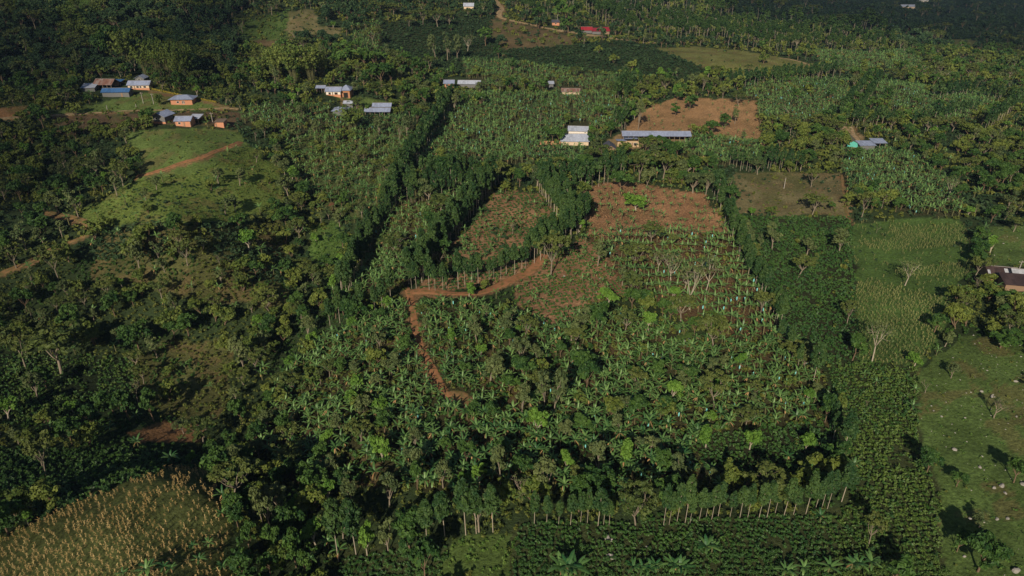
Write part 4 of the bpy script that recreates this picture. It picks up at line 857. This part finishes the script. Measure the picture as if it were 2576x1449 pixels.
for i in np.nonzero(k)[0]: s = float(rng.uniform(1.8,2.7)); cofar.add((X[i],Y[i],Z[i]),s,s*.6,None,'dark coffee bush')
X, Y, Z, u, v = lattice(1.4,1.7,150,380,.2,.3); z = zone_uv(u,v); k = (z == ZI['seedlings']) & (rng.random(len(X)) < .82) & away(X,Y,.15,.1)
seed_items = [[X[i],Y[i],Z[i],float(rng.uniform(.5,.72)),.52,rng.uniform(0,6.28),int(rng.integers(3))] for i in np.nonzero(k)[0]]
# dry maize
X, Y, Z, u, v = lattice(.85,.9,60,170,.36); z = zone_uv(u,v); k = (z == ZI['maize_dry']) & (rng.random(len(X)) < np.where(vnoise(X/6,Y/6,71) > .33,.9,.35)*np.where(u > 470,.7,1))
for i in np.nonzero(k)[0]: s = float(rng.uniform(.40,.66)); mdry.add((X[i],Y[i],Z[i]),s,s*1.15,None,'dry maize plant')
X, Y, Z, u, v = lattice(1.4,.95,110,330,.16); z = zone_uv(u,v); n1 = vnoise(X/16,Y/11,73)+np.clip((v-740)/250,-.1,.45); k = (z == ZI['maize_green']) & (rng.random(len(X)) < np.where(n1 > .5,.85,.10))
mg_items = [[X[i],Y[i],Z[i],.8,float(rng.uniform(.5,.85)),rng.uniform(0,6.28),int(rng.integers(3))] for i in np.nonzero(k)[0]]
X, Y, Z, u, v = lattice(3.2,3.2,230,430,.4); z = zone_uv(u,v); k = (u > 2500) & (v > 290) & (v < 385)
mg_items += [[X[i],Y[i],Z[i],1.6,1.2,rng.uniform(0,6.28),int(rng.integers(3))] for i in np.nonzero(k)[0]]
# boulders
for u, vb, s in [(2495,998,1.6),(2470,985,1.3),(2508,1306,1.3),(2520,1222,1.9),(2500,1228,1.4),(2528,1240,1.2),(2555,1436,2.4),(2535,1305,1.2),(2465,1175,1.3),(1528,1353,2.0),(1538,1359,1.5),(1534,1398,2.1),(1542,1403,1.7),(1732,855,2.4),(1740,862,1.8),(1722,858,1.5),(1628,1376,.9),(2576,1218,2.2),(1084,883,1.3),(2440,1305,1.0),(2555,960,1.6),(1870,596,1.4),(1510,700,1.5),(1420,695,1.3),(1440,702,1.1),(1500,735,1.2)]:
    rock.add(g1(u,vb),s*.6,s*.6,None,'large pale boulder')
X, Y, Z, u, v = lattice(2.1,2.1,70,330,.45); z = zone_uv(u,v); d = vnoise(X/14,Y/14,81)
k = (z == ZI['pasture']) & (rng.random(len(X)) < np.where(d > .52,.42,.05))
for i in np.nonzero(k)[0]: s = float(rng.gamma(1.8,.11)+.10); rock.add((X[i],Y[i],Z[i]),s,s,None,'small pale stone')
# ------------------------------------------------------------------ build: nearest 290 of a kind as things, the rest as one mass
MASSLAB = {'windbreak_tree':('distant_windbreaks','dark belts of windbreak trees farther up the slope'),'forest_tree':('hill_forest','deep green forest covering the upper hills'),'bushy_tree':('distant_bushes','light olive bushy trees farther up the slopes'),'broadleaf_tree':('distant_woodland','dense dark green woodland covering the hills'),'umbrella_tree':('distant_shade_trees','olive spreading trees among the far fields'),'sparse_tree':('distant_sparse_trees','grey-green sparse trees among the far fields'),'banana_plant':('banana_plantation','banana plants filling the farther fields'),'coffee_bush':('coffee_plantation','coffee bushes in rows over the farther slopes'),'maize_plant':('dry_maize_field','dry maize standing on the knoll'),'boulder':('scattered_stones','small pale stones strewn over the pasture'),'bamboo_clump':('distant_bamboo','feathery bamboo on the hill'),'lime_green_tree':('distant_lime_trees','bright green trees far off'),'bare_tree':('distant_bare_trees','leafless trees far off'),'tall_tree':('distant_tall_trees','tall slim trees far off')}
SIZE = {'banana_plant':3,'coffee_bush':1.6,'maize_plant':2,'boulder':1}
for k in (wind,tallk,forest,bushy,broad,shade,pale,palu,lime,bare,bamb,rust,bana,coff,mdry,rock):
    def show(i):
        u, v, zc = project(i[0],i[1],i[2]); return (i[4] if k is rock else 1)*(1/float(zc))*(1 if (-8 < u < 2584 and -4 < v < 1458) else .02)*(.8+.2*i[4])
    it = sorted(k.items, key=show, reverse=True); cap = 285
    it2 = [i for i in it[:cap] if -20 < project(i[0],i[1],i[2])[0] < 2596]
    rest = [i for i in it if i not in it2] if len(it) < 1200 else it[cap:]
    for i in it2:
        if k is coff and i[6] > 3: i[7] = 'light coffee bush'
        if k is not bana and k is not coff and k is not mdry and k is not rock: i[7] = LOOK[id(k)]
        o = place_thing(k,i)
    if rest and k.name in MASSLAB:
        near = [i for i in rest if i[1] < 330] if k in (coff,) else []
        far = [i for i in rest if i[1] >= 330] if k in (coff,) else rest
        mass(*MASSLAB[k.name], rest, k.far)
mass('coffee_slopes','coffee covering the far slopes, its dark green partly painted-in shade',cofar.items,cofar.protos)
mass('coffee_seedlings','small round coffee seedlings dotted over the brown plots',seed_items,[p_bush(930+i,'coffee_leaf',1.0,1.5,5,8,.36) for i in range(3)])
mass('green_maize','green and yellowing maize in ragged lines on the right field',mg_items,[p_maize(960+i,'maize_green_leaf',1.7,8,.075) for i in range(3)])
# undergrowth, weeds, straw
UG = dict(ridge=.6,wood=.85,forest=.9,grove=.9,scrub=.9,slope=.55,banana=.25,banana_mid=.5,banana_far=.4,far=.5,coffee_far=.25,coffee_mid=.06,bright=.95,weeds=.95,brush=.95,coffee_dark=.06,lawn=.45,pasture=.3,fallow=.35,maize_green=.25,tilled=.35,stripe=.35,hillock=.10,seedlings=.10,banana_rows=.4)
ug = [p_bush(1000+i,'scrub_leaf',.9,1.2,4,8,.30,.7) for i in range(3)]; ugf = [p_bush(1010+i,'scrub_leaf',1.0,1.1,3,5,.52,.7) for i in range(3)]
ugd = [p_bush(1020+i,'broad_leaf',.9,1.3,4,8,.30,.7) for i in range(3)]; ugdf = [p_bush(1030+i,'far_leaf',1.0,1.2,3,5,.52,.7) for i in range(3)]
gr = [p_bush(1040+i,'grass_leaf',.8,.7,3,7,.26,.5) for i in range(3)]
L = {'s':[], 'sf':[], 'd':[], 'df':[], 'g':[]}
for y0, y1, sp, sc in [(62,200,1.7,.85),(200,420,2.5,1.15),(200,345,1.75,.8),(420,820,4.4,1.9),(820,1900,10,3.6)]:
    X, Y, Z, u, v = lattice(sp,sp,y0,y1,.45); z = zone_uv(u,v); n1 = vnoise(X/13,Y/13,91)
    k = (rng.random(len(X)) < probs(z,UG)) & clear_of(u,v,1.5*F_PX/np.maximum(Y,1),False)
    if sp == 1.75: k &= np.isin(z,[ZI[q] for q in ('brush','scrub','slope','bright')])
    k &= ~np.isin(zone_uv(u,v-.9*sc*F_PX/np.maximum(Y,1)),[ZI['road']])
    gz = np.isin(z,[ZI[q] for q in ('bright','weeds','brush','lawn','pasture','maize_green','hillock','slope')])
    dz = np.isin(z,[ZI[q] for q in ('forest','far','coffee_dark','coffee_far')])
    for i in np.nonzero(k)[0]:
        s = sc*float(rng.uniform(.55,1.25))*(.6 if ZN[z[i]] in ('brush','lawn','pasture','maize_green','hillock','tilled') else 1); far = y0 >= 200
        key = 'g' if (gz[i] and rng.random() < .75) else ('df' if far else 'd') if (dz[i] or n1[i] < .42) else ('sf' if far else 's')
        L[key].append([X[i],Y[i],Z[i],s,s*float(rng.uniform(.7,1.3)),rng.uniform(0,6.28),int(rng.integers(3))])
mass('undergrowth','low bushy undergrowth between the trees',L['s'],ug); mass('undergrowth','olive scrub over the middle and far slopes',L['sf'],ugf)
mass('undergrowth','dark low bushes in the shaded hollows',L['d'],ugd); mass('undergrowth','dark low bushes over the far slopes',L['df'],ugdf)
mass('weeds','bright weeds and rough grass on open ground',L['g'],gr)
st = Q(); r = np.random.default_rng(5); m = 5; P = r.normal(0,.5,(m,3))*np.array([1,1,0])+np.array([0,0,.06]); st.add(*cards(P,np.tile([0,0,1.5],(m,1)),.34,r,r.random(m),.25))
X, Y, Z, u, v = lattice(1.7,1.7,150,480,.45); z = zone_uv(u,v); k = rng.random(len(X)) < probs(z,dict(stubble=.8,orange=.75,banana_rows=.45,seedlings=.15,tilled=.06,banana_mid=.2))
mass('leaf_litter','dry straw and dead leaves littering the orange plots',[[X[i],Y[i],Z[i],1.1,1,rng.uniform(0,6.28),0] for i in np.nonzero(k)[0]],[{'litter':(*st.get(),'straw')}])
hq = p_bush(1100,'flower_yellow',.8,1.3,6,14,.24); hl = ground(np.linspace(384,545,60),np.linspace(227,260,60))
mass('hedge','clipped yellow-green hedge along the lane to the cream house',[[a[0]+rng.normal(0,.2),a[1],a[2],.9,.8,rng.uniform(0,6),0] for a in hl],[hq])
for o in C.objects:
    if o.name.startswith('hedge'): o['kind'] = 'thing'; o['category'] = 'hedge'
# ------------------------------------------------------------------ labels: look + nearest landmark + order from the left
MARKS = [(60,60,'on the upper left hill'),(190,60,'by the upper left sunlit strip'),(420,140,'on the hill above the cream house'),(560,150,'in the upper left fold'),(270,250,'around the blue-roofed long shed'),(60,330,'under the left orange bank'),(500,250,'behind the salmon hill house'),(460,340,'below the lower hill houses'),(470,430,'by the red slope track'),
 (740,150,'in the bamboo above the white house'),(800,60,'beside the brown clearing at the top'),(1000,60,'on the wooded rise at the top'),(960,180,'above the white and brick house'),(760,290,'below the white house'),(930,330,'under the grey twin-roofed shed'),(1130,160,'on the dark slope over the brick house'),(1180,290,'at the left of the upper banana field'),(1400,300,'in the upper banana field'),(1400,200,'above the upper banana field'),
 (1350,60,'by the far ridge road'),(1500,60,'behind the red-roofed sheds'),(1750,80,'on the far ridge'),(1850,160,'near the yellow far hillock'),(1650,230,'left of the stubble field'),(1780,300,'in the orange stubble field'),(1830,390,'right of the tan house'),(1960,260,'in the banana patch beside the stubble'),(2160,150,'on the far right slope'),(2160,260,'at the upright double row'),(2350,230,'by the far right banana patch'),(2400,80,'in the dark far valley'),(2500,180,'on the far right edge'),
 (2330,340,'right of the teal shed yard'),(2060,360,'left of the teal drying shed'),(2250,450,'in the right banana patch'),(1970,480,'in the brown tilled field'),(2480,450,'in the woods at the right edge'),(2540,610,'by the small right pasture'),(2300,650,'in the green maize field'),(2480,740,'round the rusty right-edge sheds'),(1990,620,'in the upper right coffee field'),(2060,780,'in the coffee beside the maize'),
 (2260,860,'at the foot of the maize field'),(2450,900,'on the rough upper pasture'),(2460,1020,'on the stony pasture'),(2480,1150,'on the open stony pasture'),(2500,1330,'on the lower stony pasture'),(2180,1000,'in the coffee strip by the pasture'),(2230,1200,'in the middle of the coffee strip'),(2220,1380,'on the lower coffee strip'),(1900,1390,'in the bottom right coffee rows'),(1650,1400,'in the bottom middle coffee rows'),(1400,1400,'in the coffee by the weedy plot'),(1200,1400,'on the weedy bottom plot'),(960,1420,'in the bottom left coffee rows'),
 (1640,430,'on top of the orange field'),(1650,530,'in the bare orange field'),(1600,640,'in the bagged banana rows'),(1780,700,'in the lower bagged banana rows'),(1900,800,'at the right end of the banana rows'),(1400,690,'in the brown seedling plot'),(1380,790,'below the seedling plot'),(1300,560,'in the triangular plot'),(1060,600,'in the middle banana plot'),(1100,470,'above the middle banana plot'),(870,420,'on the banana slope'),(820,620,'by the bright terraced patch'),(730,600,'in the dark ravine'),(600,620,'on the brown-green slope'),(420,660,'in the scrub right of the clay bend'),(300,560,'on the brushy green slope'),(120,430,'in the dark left woods'),(130,620,'along the clay track bend'),
 (100,800,'in the dark left hollow'),(300,850,'left of the brown scrub'),(480,920,'in the brown scrub'),(600,820,'in the hollow beside the ravine'),(150,980,'in the shaded left coffee'),(400,1080,'by the small bare patch'),(230,1180,'in the dark valley above the knoll'),(100,1400,'at the left end of the maize knoll'),(280,1330,'on top of the maize knoll'),(460,1300,'at the right side of the maize knoll'),(400,1420,'at the foot of the maize knoll'),(600,1150,'in the tree belt above the knoll'),(660,1350,'right of the maize knoll'),
 (850,870,'in the upper left of the grove'),(800,1000,'at the left side of the grove'),(980,950,'left of the clay track'),(1180,850,'right of the clay track'),(1200,960,'by the clay turning place'),(1000,1060,'below the clay track end'),(820,1150,'in the lower left grove'),(1050,1180,'in the lower middle grove'),(1300,1050,'in the heart of the grove'),(1300,1180,'in the lower heart of the grove'),(1400,900,'in the upper heart of the grove'),(1560,850,'left of the mossy rock'),(1720,900,'below the mossy rock'),(1600,980,'in the right half of the grove'),(1800,1000,'on the right side of the grove'),(1980,950,'at the right edge of the grove'),(1560,1130,'in the lower right grove'),(1830,1120,'in the coffee below the grove'),(1500,1260,'over the bottom windbreak'),(900,1310,'left of the bottom windbreak')]
MA = np.array([(a,b) for a,b,_ in MARKS],float)
ORD = ['','second','third','fourth','fifth','sixth','seventh','eighth','ninth','tenth','eleventh','twelfth','thirteenth','fourteenth','fifteenth','sixteenth']
BAND = {1:[''],2:['in front','at the back'],3:['in front','midway','at the back'],4:['nearest','near middle','far middle','farthest'],5:['nearest','second nearest','midway','second farthest','farthest'],6:['nearest','second nearest','third nearest','third farthest','second farthest','farthest']}
groups = {}
for t in THINGS:
    o, look, u, v, place = t
    ph = place or MARKS[int(np.argmin((MA[:,0]-u)**2+((MA[:,1]-v)*1.3)**2))][2]
    groups.setdefault((look,ph),[]).append(t)
def fit(s):
    w = s.split(); return s if len(w) <= 16 else ' '.join(w[:16])
for (look,ph), ts in groups.items():
    n = len(ts); grp = None
    for t in ts:
        t[0]['group'] = {'banana plant':'banana plants of the groves','coffee bush':'coffee bushes planted in rows','maize plant':'dry maize plants on the knoll','boulder':'stones on the pastures','bamboo':'bamboo clumps'}.get(t[0]['category'], 'trees: '+look if len(look) < 60 else 'trees')
    if n == 1: ts[0][0]['label'] = fit(f'{look} {ph}'); continue
    nb = min(6, max(1, -(-n//9))); ts = sorted(ts, key=lambda t: -t[3]); per = -(-n//nb)
    for b in range(nb):
        sub = sorted(ts[b*per:(b+1)*per], key=lambda t: t[2]); bw = BAND[nb][b]; m = len(sub)
        for i, t in enumerate(sub):
            if m == 1: w = ''
            elif i == 0: w = 'leftmost'
            elif i == m-1: w = 'rightmost'
            elif i <= m//2 and i < 16: w = ORD[i]+' from left'
            else: w = ORD[min(m-1-i,15)]+' from right'
            t[0]['label'] = fit(f"{look} {ph}, {' '.join(x for x in (bw,w) if x)}")
# ------------------------------------------------------------------ light, air, camera
sun = bpy.data.lights.new('sun','SUN'); sun.energy = 4.8; sun.angle = math.radians(.5); sun.color = (1,.88,.70)
so = bpy.data.objects.new('sun',sun); C.objects.link(so); so.location = (-60,-80,160)
d = Vector((math.sin(SUN_AZ)*math.cos(SUN_EL),math.cos(SUN_AZ)*math.cos(SUN_EL),-math.sin(SUN_EL))); so.rotation_euler = d.to_track_quat('-Z','Y').to_euler()
sc = bpy.context.scene
w = bpy.data.worlds.new('World'); sc.world = w; w.use_nodes = True
sk = w.node_tree.nodes.new('ShaderNodeTexSky'); sk.sky_type = 'NISHITA'; sk.sun_disc = False; sk.sun_elevation = SUN_EL; sk.sun_rotation = math.radians(180)+SUN_AZ
bg = w.node_tree.nodes['Background']; bg.inputs['Strength'].default_value = .05; w.node_tree.links.new(sk.outputs[0], bg.inputs[0])
def cloud(label, uv, alt, seed):  # adds an unseen blocker, outlined back along the sun from the dark ground
    """unseen thin sheet added behind the viewer to dim the ground inside UV"""
    g = ground([a for a,_ in uv],[b for _,b in uv])
    poly = [(p[0]-math.sin(SUN_AZ)*(alt-p[2])/math.tan(SUN_EL), p[1]-math.cos(SUN_AZ)*(alt-p[2])/math.tan(SUN_EL)) for p in g]
    px = np.array(poly); st = max(9.0,np.ptp(px[:,0])/90); x = np.arange(px[:,0].min()-60,px[:,0].max()+60,st); y = np.arange(px[:,1].min()-60,px[:,1].max()+60,st)
    X, Y = np.meshgrid(x,y); wx = X+(vnoise(X/70,Y/70,seed)-.5)*40; wy = Y+(vnoise(X/70,Y/70,seed+1)-.5)*40
    ins = inpoly(wx,wy,poly); D = ins.astype(float)
    for _ in range(4): D = np.where(ins,(D+np.roll(D,1,0)+np.roll(D,-1,0)+np.roll(D,1,1)+np.roll(D,-1,1))/5,0)
    th = D**1.5*(10+30*fbm(X/60,Y/60,seed+2)); nr, nc = X.shape; idx = np.arange(nr*nc).reshape(nr,nc)
    cell = ins[:-1,:-1]|ins[1:,:-1]|ins[:-1,1:]|ins[1:,1:]; up = np.stack([idx[:-1,:-1],idx[:-1,1:],idx[1:,1:],idx[1:,:-1]],2)[cell]
    V = np.concatenate([np.c_[X.ravel(),Y.ravel(),alt+1+th.ravel()],np.c_[X.ravel(),Y.ravel(),alt-1-.25*th.ravel()]])
    F = np.concatenate([up,up[:,::-1]+nr*nc]); o = bpy.data.objects.new('cloud',make_mesh('cloud',V,F,['cloud_white'],smooth=True)); C.objects.link(o); tag(o,label,'cloud',None,'structure')
m, nt, p_ = new_mat('cloud_white'); p_.inputs['Base Color'].default_value = (.85,.85,.86,1); p_.inputs['Roughness'].default_value = 1; p_.inputs['Alpha'].default_value = .38; MAT['cloud_white'] = m
cloud('wide unseen cloudlike sheet shaped to shade the far right valley',[(1700,-20),(1820,35),(2000,66),(2200,84),(2420,120),(2700,160),(3400,190),(3400,-150),(2600,-60),(2200,-30)],2200,301)
cloud('unseen cloudlike sheet added to shade the far left hill and woods',[(-500,-20),(110,-30),(160,60),(215,140),(225,215),(90,262),(60,300),(100,330),(190,350),(225,430),(205,510),(110,560),(-500,620)],1800,311)  # this and the next sheets are added to darken the left side
cloud('unseen cloudlike sheet added to shade the wooded fold above the houses',[(470,110),(490,40),(620,-10),(640,60),(610,200),(500,215)],1800,331)
cloud('unseen cloudlike sheet added to shade the left hollow',[(-500,720),(30,720),(220,770),(260,840),(60,870),(-500,880)],1500,341)
cloud('unseen cloudlike sheet added to shade the valley behind the maize knoll',[(-500,1085),(300,1105),(540,1140),(420,1165),(180,1240),(0,1310),(-500,1450)],1500,351)
def build_haze():
    m = bpy.data.materials.new('air'); m.use_nodes = True; nt = m.node_tree; nt.nodes.clear()
    ou = nt.nodes.new('ShaderNodeOutputMaterial'); pv = nt.nodes.new('ShaderNodeVolumePrincipled'); pv.inputs['Color'].default_value = (.40,.60,1,1); pv.inputs['Density'].default_value = HAZE; pv.inputs['Anisotropy'].default_value = 0
    nt.links.new(pv.outputs[0], ou.inputs['Volume']); MAT['air'] = m
    q = Q(); q.box(-8600,8600,-150,6100,float(HG.min())-1.5,float(HG.max())+12); V, F, _ = q.get()
    o = bpy.data.objects.new('haze', make_mesh('haze',V,F,['air'])); C.objects.link(o); tag(o,'thin bluish air over the valley','haze',None,'stuff')
HAZE = .00005
if HAZE: build_haze()
cam = bpy.data.cameras.new('camera'); cam.sensor_width = 36; cam.lens = 36*F_PX/2576; cam.clip_end = 20000; cam.clip_start = 1
co = bpy.data.objects.new('camera',cam); co.location = (0,0,CAMH); co.rotation_euler = (math.radians(90)-PITCH,0,0); C.objects.link(co); sc.camera = co
sc.view_settings.view_transform = 'Standard'; sc.view_settings.look = 'None'; sc.view_settings.exposure = -0.04; sc.view_settings.gamma = 1
sc.cycles.max_bounces = 5; sc.cycles.diffuse_bounces = 2; sc.cycles.glossy_bounces = 1; sc.cycles.transparent_max_bounces = 8; sc.cycles.volume_bounces = 0
print('things', len(THINGS), 'objects', len(bpy.data.objects), {k.name:len(k.items) for k in (wind,tallk,forest,bushy,broad,shade,pale,palu,lime,bare,bamb,bana,coff,mdry,rock)}, {a:len(b) for a,b in L.items()}, 'ground max', HG.max())
